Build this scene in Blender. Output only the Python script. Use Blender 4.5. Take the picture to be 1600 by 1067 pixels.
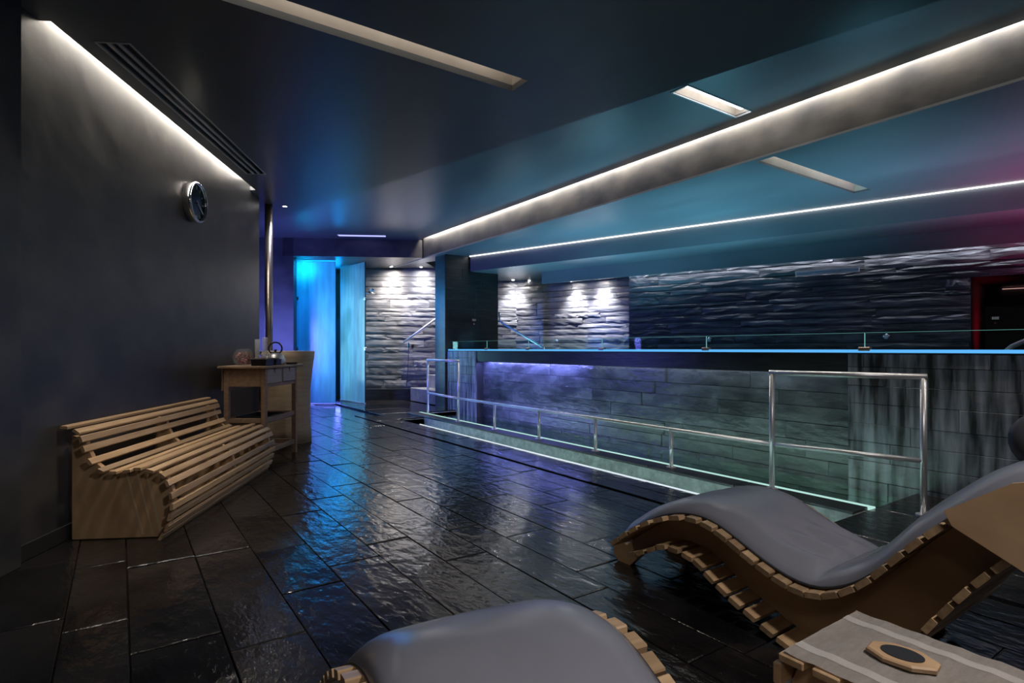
import bpy, bmesh, math, random
from mathutils import Vector, Matrix, noise
from mathutils.geometry import tessellate_polygon
R = math.radians
random.seed(7)
for o in list(bpy.data.objects): bpy.data.objects.remove(o)
scn = bpy.context.scene
COL = scn.collection

# ------------------------------------------------------------------ frames
# world X / Y follow the pool edge (Y along it); the photographer stands at (0, 0, 1.1)
SB, CB = math.sin(R(34.6)), math.cos(R(34.6))
EYE = 1.1
def W(x, y): return (CB*x + SB*y, -SB*x + CB*y)          # right / forward metres -> world
def pz(px, py, z=0.0):                                    # survey helper: point at height z
    y = 889*(EYE-z)/(py-545); return W((px-800)/889*y, y)
AROT = R(-28.2)                                           # direction of the clock wall
AO = W(-2.536, 2.928)
def A(n, a):                                              # n metres off the clock wall, a metres along it
    c, s = math.cos(AROT), math.sin(AROT)
    return (AO[0] + c*n - s*a, AO[1] + s*n + c*a)

# ------------------------------------------------------------------ camera, world, exposure
cam = bpy.data.cameras.new('camera'); cam_o = bpy.data.objects.new('camera', cam); COL.objects.link(cam_o)
cam.sensor_width = 36; cam.lens = 20.0; cam.shift_y = 0.0072; cam.clip_start = 0.02
cam_o.location = (0, 0, EYE); cam_o.rotation_euler = (R(90), 0, R(-34.6))
scn.camera = cam_o
wd = bpy.data.worlds.new('world'); scn.world = wd; wd.use_nodes = True
wd.node_tree.nodes['Background'].inputs[0].default_value = (0.02, 0.025, 0.035, 1)
wd.node_tree.nodes['Background'].inputs[1].default_value = 0.3
vs = scn.view_settings; vs.view_transform = 'Standard'; vs.look = 'None'; vs.gamma = 1; vs.use_curve_mapping = False
vs.exposure = 0.0

WARM = (1.0, .90, .78); WHITE = (.93, .94, 1.0); COOL = (.80, .86, 1.0)
def area(name, loc, sx, sy, power, color, aim=None, rot=None, spread=None, parent=None):
    l = bpy.data.lights.new(name, 'AREA'); l.shape = 'RECTANGLE'; l.size = sx; l.size_y = sy
    l.energy = power; l.color = color
    if spread: l.spread = R(spread)
    o = bpy.data.objects.new(name, l); COL.objects.link(o); o.location = loc
    if rot is not None: o.rotation_euler = rot
    else:
        d = Vector(aim) - Vector(loc); o.rotation_euler = d.to_track_quat('-Z', 'Y').to_euler()
    return o
def linear(name, p0, p1, z, width, power, color, tilt):   # long strip light, tilt = unit-ish vector it shines to
    a, b = Vector((p0[0], p0[1], z)), Vector((p1[0], p1[1], z))
    xax = (b-a).normalized(); zax = -Vector(tilt); zax = (zax - xax*zax.dot(xax)).normalized(); yax = zax.cross(xax)
    o = area(name, (a+b)/2, (b-a).length, width, power, color, rot=(0, 0, 0))
    m = Matrix((xax, yax, zax)).transposed(); o.rotation_euler = m.to_euler()
    return o
def spot(name, loc, aim, power, color, size=60, blend=.6, rad=.02):
    l = bpy.data.lights.new(name, 'SPOT'); l.energy = power; l.color = color; l.spot_size = R(size); l.spot_blend = blend
    l.shadow_soft_size = rad
    o = bpy.data.objects.new(name, l); COL.objects.link(o); o.location = loc
    d = Vector(aim) - Vector(loc); o.rotation_euler = d.to_track_quat('-Z', 'Y').to_euler()
    return o
def point(name, loc, power, color, rad=.05):
    l = bpy.data.lights.new(name, 'POINT'); l.energy = power; l.color = color; l.shadow_soft_size = rad
    o = bpy.data.objects.new(name, l); COL.objects.link(o); o.location = loc
    return o

ZN, ZF, ZP = 2.87, 3.2, 2.85        # near ceiling, far ceiling, pool ceiling
DU = (CB*.786 - SB*.618, -SB*.786 - CB*.618)     # run of the far stone wall (towards the right)
DN = (CB*.618 + SB*.786, -SB*.618 + CB*.786)     # away from the room, square to it
def DP(base, u, v): return (base[0] + DU[0]*u + DN[0]*v, base[1] + DU[1]*u + DN[1]*v)
F1 = W(4.933, 6.265)                # on the first ceiling drop over the pool
F2 = W(5.488, 6.970)                # on the second one
# ---- lights of the room
linear('cove_light_clock_wall', A(.035, .16), A(.035, 3.40), 2.99, .025, 36, WARM, (-.15*math.cos(AROT), -.15*math.sin(AROT), -1))
linear('cove_light_beam', (4.79, -2.0), (4.79, 10.0), 3.275, .03, 135, WARM, (.35, 0, -1))
linear('cove_light_stone_wall', DP(F2, -4.5, .065), DP(F2, 4.5, .065), 2.40, .02, 26, COOL, (DN[0]*.3, DN[1]*.3, -1))
linear('slot_light_near', (-.6, 3.06), (2.15, 3.06), 3.10, .03, 3.2, WARM, (0, 1, -.25))
linear('slot_light_pool', (4.95, 2.95), (6.75, 2.95), 3.05, .03, 1.6, WARM, (0, 1, -.25))
# underwater lamps of the raised pool, shining up on the ceilings
for i, (x, y, e) in enumerate([(5.9, 8.2, 50), (6.0, 6.3, 90), (6.1, 4.5, 100), (6.3, 2.7, 55), (6.6, .8, 20)]):
    area('pool_lamp', (x, y, 1.02), .5, .5, e*.42, (.60, .83, .90), rot=(R(180), 0, 0), spread=125)
# basin at the foot of the tank wall
linear('basin_light_green', (4.33, 1.9), (4.33, 7.4), -.10, .03, 11, (.62, 1.0, .80), (1, 0, -.08))
linear('basin_light_wash', (4.33, 1.9), (4.33, 8.0), .014, .02, 2.6, (.62, .85, .95), (1, 0, .4))
linear('lintel_fill_violet', (5.025, 5.7), (5.025, 8.25), .872, .02, 26, (.24, .27, 1.0), (.3, 0, -1))  # added violet light under the lintel to tint the tank wall
linear('lintel_fill_cool', (5.025, 2.5), (5.025, 5.6), .872, .02, 1.6, (.62, .75, .95), (.5, 0, -1))  # added cool light under the rest of the lintel
linear('basin_light_violet', (4.33, 6.2), (4.33, 8.9), .0, .05, 9, (.22, .25, 1.0), (1, 0, .8))
linear('channel_light', (3.66, 1.9), (3.66, 8.2), -.04, .02, 5.5, (.62, .95, .95), (1, 0, -.1))
# blue alcove behind the clock wall
area('alcove_lamp', (*W(-4.9, 7.6), 1.2), .5, 1.2, 130, (.17, .20, 1.0), aim=(*W(-3.6, 10.6), .9))
area('partition_blue_fill', (*W(-4.2, 9.6), 2.0), .25, .25, 11, (.02, .16, 1.0), aim=(4.95, 9.55, 1.5), spread=28)  # added narrow blue fill that colours the side of the partition
# steam room behind the frosted glass
point('steam_lamp_top', (*W(-4.12, 11.44), 2.68), 16, (.02, .66, 1.0), .04)
area('steam_lamp', (*W(-4.3, 12.9), 2.3), 1.0, .8, 44, (.0, .30, .95), aim=(*W(-3.8, 11.4), 1.2))
area('steam_lamp_low', (*W(-3.9, 12.6), .4), .8, .5, 8, (.14, .20, 1.0), aim=(*W(-3.9, 11.3), .6))
area('steam_door_fill', (*W(-3.95, 11.75), 1.3), .12, 1.8, 14, (.38, .84, .92), aim=(*W(-3.2, 11.7), 1.3))  # added fill light that makes the ajar frosted door glow
# red passage behind the pool
area('red_lamp', (*DP(F2, .75, .9), 1.12), .3, .15, 1.3, (1.0, .02, .06), aim=(*DP(F2, .12, 1.0), 1.5), spread=100)
area('red_ceiling_fill', (7.5, 1.2, 1.02), .8, .5, 80, (1.0, .03, .12), rot=(R(180), 0, 0), spread=120)  # added upward red light for the red patch on the pool ceiling
# ceiling lamps over the seating behind the photographer, plus an added bench fill
area('seating_lamp', (-.7, -.9, 2.80), .7, .7, 19, (1.0, .94, .92), rot=(0, 0, 0), spread=110)
area('seating_lamp_right', (1.5, -.5, 2.80), .30, .30, 46, (1.0, .95, .95), rot=(0, 0, 0))
area('bench_fill', (*A(1.3, .2), 2.80), .3, .3, 10, WARM, rot=(0, 0, 0), spread=80)

# ------------------------------------------------------------------ materials
MATS = {}
def nd(nt, t, **kw):
    n = nt.nodes.new(t)
    for k, v in kw.items(): setattr(n, k, v)
    return n
def mat(name, color, rough=.5, metal=0.0, c2=None, nscale=4.0, stretch=(1, 1, 1), bump=0.0, bscale=30.0, bstretch=(1, 1, 1),
        rvar=0.0, emit=None, estr=0.0, per_object=False, spec=None, space='object', detail=4, coat=0.0, bdist=.01):
    if name in MATS: return MATS[name]
    m = bpy.data.materials.new(name); m.use_nodes = True; nt = m.node_tree; b = nt.nodes['Principled BSDF']
    b.inputs['Base Color'].default_value = (*color, 1); b.inputs['Roughness'].default_value = rough
    b.inputs['Metallic'].default_value = metal
    if spec is not None: b.inputs['Specular IOR Level'].default_value = spec
    if coat: b.inputs['Coat Weight'].default_value = coat; b.inputs['Coat Roughness'].default_value = .06
    if emit: b.inputs['Emission Color'].default_value = (*emit, 1); b.inputs['Emission Strength'].default_value = estr
    if space == 'world': src = nd(nt, 'ShaderNodeNewGeometry').outputs['Position']
    else: src = nd(nt, 'ShaderNodeTexCoord').outputs['Object']
    rnd = nd(nt, 'ShaderNodeObjectInfo').outputs['Random']
    if per_object:
        mu = nd(nt, 'ShaderNodeMath', operation='MULTIPLY'); nt.links.new(rnd, mu.inputs[0]); mu.inputs[1].default_value = 37
        ad = nd(nt, 'ShaderNodeVectorMath', operation='ADD'); nt.links.new(src, ad.inputs[0]); nt.links.new(mu.outputs[0], ad.inputs[1]); src = ad.outputs[0]
    def tex(scale, st, det):
        mp = nd(nt, 'ShaderNodeMapping'); mp.inputs['Scale'].default_value = st; nt.links.new(src, mp.inputs[0])
        n = nd(nt, 'ShaderNodeTexNoise'); n.inputs['Scale'].default_value = scale; n.inputs['Detail'].default_value = det
        nt.links.new(mp.outputs[0], n.inputs['Vector']); return n.outputs['Fac']
    if c2:
        t = tex(nscale, stretch, detail)
        r = nd(nt, 'ShaderNodeValToRGB'); r.color_ramp.elements[0].position = .35; r.color_ramp.elements[1].position = .68
        r.color_ramp.elements[0].color = (*color, 1); r.color_ramp.elements[1].color = (*c2, 1)
        nt.links.new(t, r.inputs[0]); out = r.outputs[0]
        if per_object:
            h = nd(nt, 'ShaderNodeHueSaturation'); mr = nd(nt, 'ShaderNodeMapRange')
            mr.inputs['To Min'].default_value = .7; mr.inputs['To Max'].default_value = 1.3
            nt.links.new(rnd, mr.inputs[0]); nt.links.new(mr.outputs[0], h.inputs['Value']); nt.links.new(out, h.inputs['Color']); out = h.outputs[0]
        nt.links.new(out, b.inputs['Base Color'])
        if rvar:
            mr = nd(nt, 'ShaderNodeMapRange'); mr.inputs['To Min'].default_value = rough-rvar; mr.inputs['To Max'].default_value = rough+rvar
            nt.links.new(t, mr.inputs[0]); nt.links.new(mr.outputs[0], b.inputs['Roughness'])
    if bump:
        t = tex(bscale, bstretch, 5)
        bp = nd(nt, 'ShaderNodeBump'); bp.inputs['Strength'].default_value = bump; bp.inputs['Distance'].default_value = bdist
        nt.links.new(t, bp.inputs['Height']); nt.links.new(bp.outputs[0], b.inputs['Normal'])
    MATS[name] = m; return m
def emis(name, color, strength):
    m = bpy.data.materials.new(name); m.use_nodes = True; nt = m.node_tree
    nt.nodes.remove(nt.nodes['Principled BSDF']); e = nt.nodes.new('ShaderNodeEmission')
    e.inputs[0].default_value = (*color, 1); e.inputs[1].default_value = strength
    nt.links.new(e.outputs[0], nt.nodes['Material Output'].inputs[0]); MATS[name] = m; return m
def sheet(name, tint, trans=.9, rough=.03, bump=0, bscale=6, glass_ior=1.33, bstretch=(1, 1, 1)):   # clear sheet or water surface: see-through plus Fresnel mirror
    m = bpy.data.materials.new(name); m.use_nodes = True; nt = m.node_tree
    nt.nodes.remove(nt.nodes['Principled BSDF'])
    t = nd(nt, 'ShaderNodeBsdfTransparent'); t.inputs[0].default_value = (*tint, 1)
    g = nd(nt, 'ShaderNodeBsdfGlossy'); g.inputs['Roughness'].default_value = rough
    fr = nd(nt, 'ShaderNodeFresnel')                       # the same mirror strength on both faces of the sheet
    bf = nd(nt, 'ShaderNodeNewGeometry'); ir = nd(nt, 'ShaderNodeMapRange')
    ir.inputs['To Min'].default_value = glass_ior; ir.inputs['To Max'].default_value = 1/glass_ior
    nt.links.new(bf.outputs['Backfacing'], ir.inputs[0]); nt.links.new(ir.outputs[0], fr.inputs[0])
    mx = nd(nt, 'ShaderNodeMixShader'); nt.links.new(fr.outputs[0], mx.inputs[0]); nt.links.new(t.outputs[0], mx.inputs[1]); nt.links.new(g.outputs[0], mx.inputs[2])
    nt.links.new(mx.outputs[0], nt.nodes['Material Output'].inputs[0])
    if bump:
        tc = nd(nt, 'ShaderNodeTexCoord'); mp = nd(nt, 'ShaderNodeMapping'); mp.inputs['Scale'].default_value = bstretch
        n = nd(nt, 'ShaderNodeTexNoise'); n.inputs['Scale'].default_value = bscale; n.inputs['Detail'].default_value = 3
        n.inputs['Distortion'].default_value = 1.0
        bp = nd(nt, 'ShaderNodeBump'); bp.inputs['Strength'].default_value = bump; bp.inputs['Distance'].default_value = .02
        nt.links.new(tc.outputs['Object'], mp.inputs[0]); nt.links.new(mp.outputs[0], n.inputs['Vector']); nt.links.new(n.outputs['Fac'], bp.inputs['Height'])
        nt.links.new(bp.outputs[0], g.inputs['Normal']); nt.links.new(bp.outputs[0], fr.inputs['Normal'])
    MATS[name] = m; return m

plaster = mat('ceiling_plaster', (.100, .112, .125), .34, c2=(.135, .150, .165), nscale=1.6, stretch=(1, .35, 1), rvar=.07, bump=.12, bscale=5, space='world', spec=.5)
wall_pl = mat('wall_plaster', (.030, .032, .037), .38, c2=(.082, .079, .076), nscale=2.6, stretch=(.8, .8, 1.1), rvar=.08, bump=.28, bscale=5, detail=7, space='world')
slot_pl = mat('slot_plaster', (.42, .38, .34), .7, c2=(.50, .46, .42), nscale=5, bump=.1, space='world')
tilem = mat('floor_slate', (.005, .005, .006), .115, c2=(.024, .022, .021), nscale=2.2, rvar=.06, bump=.62, bscale=17, bstretch=(1, .5, 1), per_object=True, space='world', detail=7, bdist=.012)
tilem.node_tree.nodes['Principled BSDF'].inputs['Specular IOR Level'].default_value = .5
stonem = mat('split_slate', (.050, .050, .057), .42, c2=(.145, .143, .150), nscale=3, stretch=(1, 1, 5), rvar=.1, bump=.7, bscale=5, bstretch=(1, 1, 7), per_object=True, space='world', detail=8, bdist=.02)
tankm = mat('tank_slate', (.032, .036, .040), .26, c2=(.105, .112, .120), nscale=2.5, stretch=(1, 1, 2.5), rvar=.1, bump=.6, bscale=9, bstretch=(1, 1, 2.5), per_object=True, space='world', detail=7)
stainm = mat('lime_stained_slate', (.012, .013, .015), .33, c2=(.26, .27, .32), nscale=3.2, stretch=(5, 5, .5), bump=.6, bscale=10, space='world', detail=8)
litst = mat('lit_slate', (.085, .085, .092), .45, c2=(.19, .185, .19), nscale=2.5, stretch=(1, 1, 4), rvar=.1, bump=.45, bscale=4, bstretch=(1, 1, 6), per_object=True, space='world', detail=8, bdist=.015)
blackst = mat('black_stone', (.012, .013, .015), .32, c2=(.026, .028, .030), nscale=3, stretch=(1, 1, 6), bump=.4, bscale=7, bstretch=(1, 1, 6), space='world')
conc = mat('wet_concrete', (.22, .25, .24), .4, c2=(.40, .44, .42), nscale=14, bump=.5, bscale=30, space='world')
stepm = mat('step_stone', (.16, .16, .17), .4, c2=(.26, .26, .27), nscale=6, bump=.4, bscale=14, space='world')
dark = mat('dark_paint', (.02, .02, .022), .5)
handw = mat('hand_white', (.9, .9, .92), .3)
mort = mat('joint_mortar', (.022, .022, .024), .6)
wood = mat('pale_wood', (.42, .27, .145), .45, c2=(.56, .38, .22), nscale=3, stretch=(14, 1, 14), bump=.08, bscale=20, bstretch=(8, 1, 8), per_object=True)
woodx = mat('slat_wood', (.40, .25, .13), .42, c2=(.55, .37, .20), nscale=3, stretch=(1, 14, 14), bump=.08, bscale=20, bstretch=(1, 8, 8), per_object=True)
ply = mat('plywood', (.48, .29, .15), .5, c2=(.64, .42, .23), nscale=2.4, stretch=(5, 1, 2.2), bump=.06, bscale=20)
tub = mat('veneer', (.46, .34, .23), .55, c2=(.56, .43, .30), nscale=3, stretch=(1, 1, 10), bump=.05)
table_w = mat('table_wood', (.30, .19, .12), .5, c2=(.42, .28, .18), nscale=4, stretch=(8, 1, 8))
drawer_w = mat('drawer_front', (.42, .33, .30), .5, c2=(.5, .4, .36), nscale=6, stretch=(6, 1, 6))
fabric = mat('grey_vinyl', (.22, .222, .250), .26, c2=(.25, .252, .285), nscale=3, bump=.10, bscale=5)
piping = mat('piping', (.03, .03, .035), .5)
steel = mat('brushed_steel', (.78, .78, .80), .36, .75, c2=(.70, .70, .72), nscale=40, stretch=(1, 1, .1))
chrome = mat('chrome', (.85, .85, .87), .08, 1.0)
linen = mat('linen', (.50, .44, .38), .85, c2=(.58, .52, .46), nscale=90, stretch=(.3, 1, 1), bump=.3, bscale=150)
stripe = mat('linen_stripe', (.82, .76, .70), .85, bump=.3, bscale=150)
rubber = mat('black_plastic', (.012, .012, .013), .35)
redm = mat('red_plastic', (.35, .03, .03), .4)
white = mat('white_paint', (.62, .62, .64), .4)
clockf = mat('clock_face', (.05, .07, .08), .12, coat=.5)
petal = mat('dried_petals', (.22, .02, .03), .8, c2=(.55, .30, .27), nscale=30)
led_w = emis('led_white', (1, .97, .92), 7); led_c = emis('led_cool', (.80, .92, 1), .9)
led_b = emis('led_blue_edge', (.10, .42, .86), 1.15); led_m = emis('led_mint', (.55, .90, .82), .85)
led_v = emis('led_violet', (.38, .40, 1.0), 1.6); led_s = emis('downlight_lens', (1, .95, .9), 40); led_r = emis('led_passage', (1, .55, .5), .5)
disp = emis('display_digits', (.4, .45, .5), .35)
water = sheet('pool_water', (.55, .85, .95), bump=.25, bscale=2.5, rough=.04)
water2 = sheet('basin_water', (.86, .97, .93), bump=.35, bscale=4, rough=.05, bstretch=(1, .4, 1))
glass = sheet('clear_glass', (.86, .96, .95), glass_ior=1.12, rough=.01)
glass_t = mat('tumbler_glass', (.75, .78, .82), .08); glass_t.node_tree.nodes['Principled BSDF'].inputs['Alpha'].default_value = .22
bowl_g = mat('bowl_glass', (.6, .6, .62), .06); bowl_g.node_tree.nodes['Principled BSDF'].inputs['Alpha'].default_value = .10
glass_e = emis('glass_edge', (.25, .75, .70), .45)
def frosted(name, tint):
    m = bpy.data.materials.new(name); m.use_nodes = True; nt = m.node_tree; nt.nodes.remove(nt.nodes['Principled BSDF'])
    t = nd(nt, 'ShaderNodeBsdfTranslucent'); d = nd(nt, 'ShaderNodeBsdfDiffuse'); g = nd(nt, 'ShaderNodeBsdfGlossy'); g.inputs['Roughness'].default_value = .25
    tc = nd(nt, 'ShaderNodeTexCoord'); mp = nd(nt, 'ShaderNodeMapping'); mp.inputs['Scale'].default_value = (5, 5, .8)
    n = nd(nt, 'ShaderNodeTexNoise'); n.inputs['Scale'].default_value = 1.6; n.inputs['Detail'].default_value = 6
    r = nd(nt, 'ShaderNodeValToRGB'); r.color_ramp.elements[0].position = .3; r.color_ramp.elements[1].position = .7
    r.color_ramp.elements[0].color = (*[c*.72 for c in tint], 1); r.color_ramp.elements[1].color = (*tint, 1)
    nt.links.new(tc.outputs['Object'], mp.inputs[0]); nt.links.new(mp.outputs[0], n.inputs['Vector']); nt.links.new(n.outputs['Fac'], r.inputs[0])
    nt.links.new(r.outputs[0], t.inputs[0]); nt.links.new(r.outputs[0], d.inputs[0])
    m1 = nd(nt, 'ShaderNodeMixShader'); m1.inputs[0].default_value = .22; nt.links.new(t.outputs[0], m1.inputs[1]); nt.links.new(d.outputs[0], m1.inputs[2])
    m2 = nd(nt, 'ShaderNodeMixShader'); m2.inputs[0].default_value = .05; nt.links.new(m1.outputs[0], m2.inputs[1]); nt.links.new(g.outputs[0], m2.inputs[2])
    nt.links.new(m2.outputs[0], nt.nodes['Material Output'].inputs[0]); MATS[name] = m; return m
frost = frosted('frosted_glass', (.42, .78, .92))

# ------------------------------------------------------------------ mesh helpers
def mesh_obj(name, bm, m, parent=None, loc=None, rot=None, smooth=False):
    me = bpy.data.meshes.new(name)
    bmesh.ops.recalc_face_normals(bm, faces=bm.faces[:])
    bm.to_mesh(me); bm.free()
    if smooth:
        for p in me.polygons: p.use_smooth = True
    me.materials.append(m)
    o = bpy.data.objects.new(name, me); COL.objects.link(o)
    if parent: o.parent = parent
    if loc: o.location = loc
    if rot: o.rotation_euler = rot
    return o
def link(name, me, parent=None, loc=(0, 0, 0), rot=(0, 0, 0), scale=(1, 1, 1)):
    o = bpy.data.objects.new(name, me); COL.objects.link(o); o.parent = parent
    o.location = loc; o.rotation_euler = rot; o.scale = scale; return o
def B(): return bmesh.new()
def box(bm, x0, x1, y0, y1, z0, z1, bev=0.0, M=None):
    r = bmesh.ops.create_cube(bm, size=1)
    vs_ = r['verts']
    for v in vs_: v.co = Vector(((x0+x1)/2 + v.co.x*(x1-x0), (y0+y1)/2 + v.co.y*(y1-y0), (z0+z1)/2 + v.co.z*(z1-z0)))
    if bev:
        es = list({e for v in vs_ for e in v.link_edges})
        rr = bmesh.ops.bevel(bm, geom=es, offset=bev, segments=1, affect='EDGES'); vs_ = list({v for f in rr['faces'] for v in f.verts} | {v for v in vs_ if v.is_valid})
    if M is not None:
        for v in vs_: v.co = M @ v.co
    return vs_
def prism(bm, pts, a0, a1, axis='x'):      # polygon (p, q) extruded along axis
    def P(p, q, a): return {'x': (a, p, q), 'y': (p, a, q), 'z': (p, q, a)}[axis]
    lo = [bm.verts.new(P(p, q, a0)) for p, q in pts]; hi = [bm.verts.new(P(p, q, a1)) for p, q in pts]
    n = len(pts)
    for i in range(n): bm.faces.new((lo[i], lo[(i+1) % n], hi[(i+1) % n], hi[i]))
    tris = tessellate_polygon([[Vector((p, q, 0)) for p, q in pts]])
    for t in tris:
        bm.faces.new([lo[k] for k in t]); bm.faces.new([hi[k] for k in reversed(t)])
def slab(bm, outer, holes, z0, z1):
    loops = [outer] + holes; tris = tessellate_polygon([[Vector((x, y, 0)) for x, y in l] for l in loops])
    flat = [p for l in loops for p in l]
    lo = [bm.verts.new((x, y, z0)) for x, y in flat]; hi = [bm.verts.new((x, y, z1)) for x, y in flat]
    for t in tris:
        try: bm.faces.new([lo[k] for k in t]); bm.faces.new([hi[k] for k in reversed(t)])
        except ValueError: pass
    k = 0
    for l in loops:
        n = len(l)
        for i in range(n): bm.faces.new((lo[k+i], lo[k+(i+1) % n], hi[k+(i+1) % n], hi[k+i]))
        k += n
def tube(bm, path, r, seg=12, caps=True):
    rings = []; n = len(path); path = [Vector(p) for p in path]
    up0 = None
    for i, p in enumerate(path):
        d = (path[min(i+1, n-1)] - path[max(i-1, 0)]).normalized()
        u = (up0 - d*up0.dot(d)) if up0 is not None else d.orthogonal()
        u.normalize(); up0 = u; w = d.cross(u); rr = r[i] if isinstance(r, (list, tuple)) else r
        rings.append([bm.verts.new(p + (u*math.cos(t*2*math.pi/seg) + w*math.sin(t*2*math.pi/seg))*rr) for t in range(seg)])
    for a, b in zip(rings, rings[1:]):
        for i in range(seg): bm.faces.new((a[i], a[(i+1) % seg], b[(i+1) % seg], b[i]))
    if caps: bm.faces.new(rings[0][::-1]); bm.faces.new(rings[-1])
def lathe(bm, prof, seg=32, M=None):
    rings = []
    for r, z in prof:
        rings.append([bm.verts.new((max(r, 1e-4)*math.cos(t*2*math.pi/seg), max(r, 1e-4)*math.sin(t*2*math.pi/seg), z)) for t in range(seg)])
    for a, b in zip(rings, rings[1:]):
        for i in range(seg): bm.faces.new((a[i], a[(i+1) % seg], b[(i+1) % seg], b[i]))
    if M is not None:
        for ring in rings:
            for v in ring: v.co = M @ v.co
def torus(bm, R0, r, seg=32, s2=8, M=Matrix.Identity(4), a0=0, a1=2*math.pi):
    full = abs(a1-a0-2*math.pi) < 1e-6; n = seg if full else seg+1; rings = []
    for i in range(n):
        a = a0 + (a1-a0)*i/seg
        rings.append([bm.verts.new(M @ Vector(((R0+r*math.cos(t*2*math.pi/s2))*math.cos(a), (R0+r*math.cos(t*2*math.pi/s2))*math.sin(a), r*math.sin(t*2*math.pi/s2)))) for t in range(s2)])
    for i in range(seg):
        a, b = rings[i], rings[(i+1) % n]
        for j in range(s2): bm.faces.new((a[j], a[(j+1) % s2], b[(j+1) % s2], b[j]))
def thing(name, label, cat, loc=(0, 0, 0), rotz=0, group=None):
    o = bpy.data.objects.new(name, None); COL.objects.link(o); o.location = loc; o.rotation_euler = (0, 0, rotz)
    o.empty_display_size = .1
    o['label'] = label; o['category'] = cat
    if group: o['group'] = group
    return o
def tag(o, label, cat, group=None):
    o['label'] = label; o['category'] = cat
    if group: o['group'] = group
    return o
def struct(name, bm, m, label=None, loc=None, rot=None, parent=None, cat='room'):
    o = mesh_obj(name, bm, m, parent, loc, rot)
    if not parent:
        o['kind'] = 'structure'
        if label: o['label'] = label; o['category'] = cat
    return o

# ------------------------------------------------------------------ floor
X_DR, X_CH0, X_CH1, X_CU, X_LED = 3.17, 3.62, 4.04, 4.24, 4.30
Y_E, Y_W = 1.83, 9.0
bm = B()
for (xa, xb, ya, yb) in ((-7, X_CH0, -5, 15), (X_CH0, X_CH1, -5, Y_E), (X_CH0, X_CH1, 8.35, 15), (X_CH1, X_LED, -5, Y_E), (X_CH1, X_LED, Y_W, 15), (X_LED, 12, -5, Y_E), (X_LED, 12, Y_W, 15)): box(bm, xa, xb, ya, yb, -.20, -.026)
floor = struct('floor', bm, mat('floor_joint', (.020, .020, .022), .12), 'dark wet slate tile floor of the spa lounge', cat='floor')
vis = lambda X, Y, m=.25: (lambda x, y: y > .8 and abs(x) < y*.90 + m and y < 13)(CB*X - SB*Y, SB*X + CB*Y)
tv = []
for k in range(5):
    b_ = B(); box(b_, -.5, .5, -.5, .5, -1, 0)
    top = [f for f in b_.faces if all(v.co.z > -.01 for v in f.verts)]
    r_ = bmesh.ops.inset_region(b_, faces=top, thickness=.012, depth=0)
    for f in b_.faces:
        if all(v.co.z > -.01 for v in f.verts):
            pass
    inner = top[0].verts[:]
    for v in b_.verts:
        if v.co.z > -.01 and v not in inner: v.co.z -= .10; 
    for v in inner: v.co.z += random.uniform(-.03, .03)
    me = bpy.data.meshes.new('tile'); bmesh.ops.recalc_face_normals(b_, faces=b_.faces[:]); b_.to_mesh(me); b_.free(); me.materials.append(tilem); tv.append(me)
tiles = []
def in_clock_wall(X, Y):
    dx, dy = X-AO[0], Y-AO[1]; n = dx*math.cos(AROT) + dy*math.sin(AROT); a = -dx*math.sin(AROT) + dy*math.cos(AROT)
    return n < -.28 and a < 3.72
rows = [-5.2+.29*i + random.uniform(-.04, .04) for i in range(17)]
rows = [r for r in rows if r < -.35] + [-.185, .03, .33, .60, .87, 1.14, 1.39, 1.64, 1.855, 2.16, 2.42, 2.68, 2.93, X_DR-.02]
for a, b in zip(rows, rows[1:]):
    y = -1.0 + random.uniform(0, .8)
    if abs(a-.03) < .01: y = 2.466 - 3*.98
    while y < 13.5:
        L = random.choice([.62, .78, .92, 1.05, 1.15]) if abs(a-.03) > .01 else .98
        if vis((a+b)/2, y+L/2, .5) and not in_clock_wall((a+b)/2, y+L/2): tiles.append((a, b, y, y+L))
        y += L
for a, b in [(X_DR+.03, X_DR+.235), (X_DR+.235, X_CH0-.03)]:
    y = -.6 + random.uniform(0, .4)
    while y < 8.6:
        tiles.append((a, b, y, y+.95)); y += .95
for (a, b, y0, y1, s) in [(X_CH0-.03, X_LED, 8.36, 12.2, .8), (X_LED, 5.0, 9.02, 12.2, .8), (X_CH0-.03, 4.3, -.5, Y_E-.01, .78), (4.3, 5.0, -.5, Y_E-.01, .78)]:
    y = y0
    while y < y1:
        e = min(y+s, y1); tiles.append((a, b, y, e)); y = e
tiles = [t for t in tiles if vis((t[0]+t[1])/2, (t[2]+t[3])/2, .5)]
tiles.sort(key=lambda t: (SB*(t[0]+t[1])/2 + CB*(t[2]+t[3])/2)**3 / ((t[1]-t[0])*(t[3]-t[2])))
rest = B()
for i, (a, b, y0, y1) in enumerate(tiles):
    J = .0022
    if i < 290:
        link('tile', tv[i % 5], floor, ((a+b)/2, (y0+y1)/2, random.uniform(-.0015, .0015)), (random.uniform(-.003, .003), random.uniform(-.003, .003), 0), (b-a-2*J, y1-y0-2*J, .028))
    else: box(rest, a+J, b-J, y0+J, y1-J, -.03, random.uniform(-.001, .001))
o = mesh_obj('distant_tile', rest, tilem, floor); o['kind'] = 'stuff'

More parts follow.
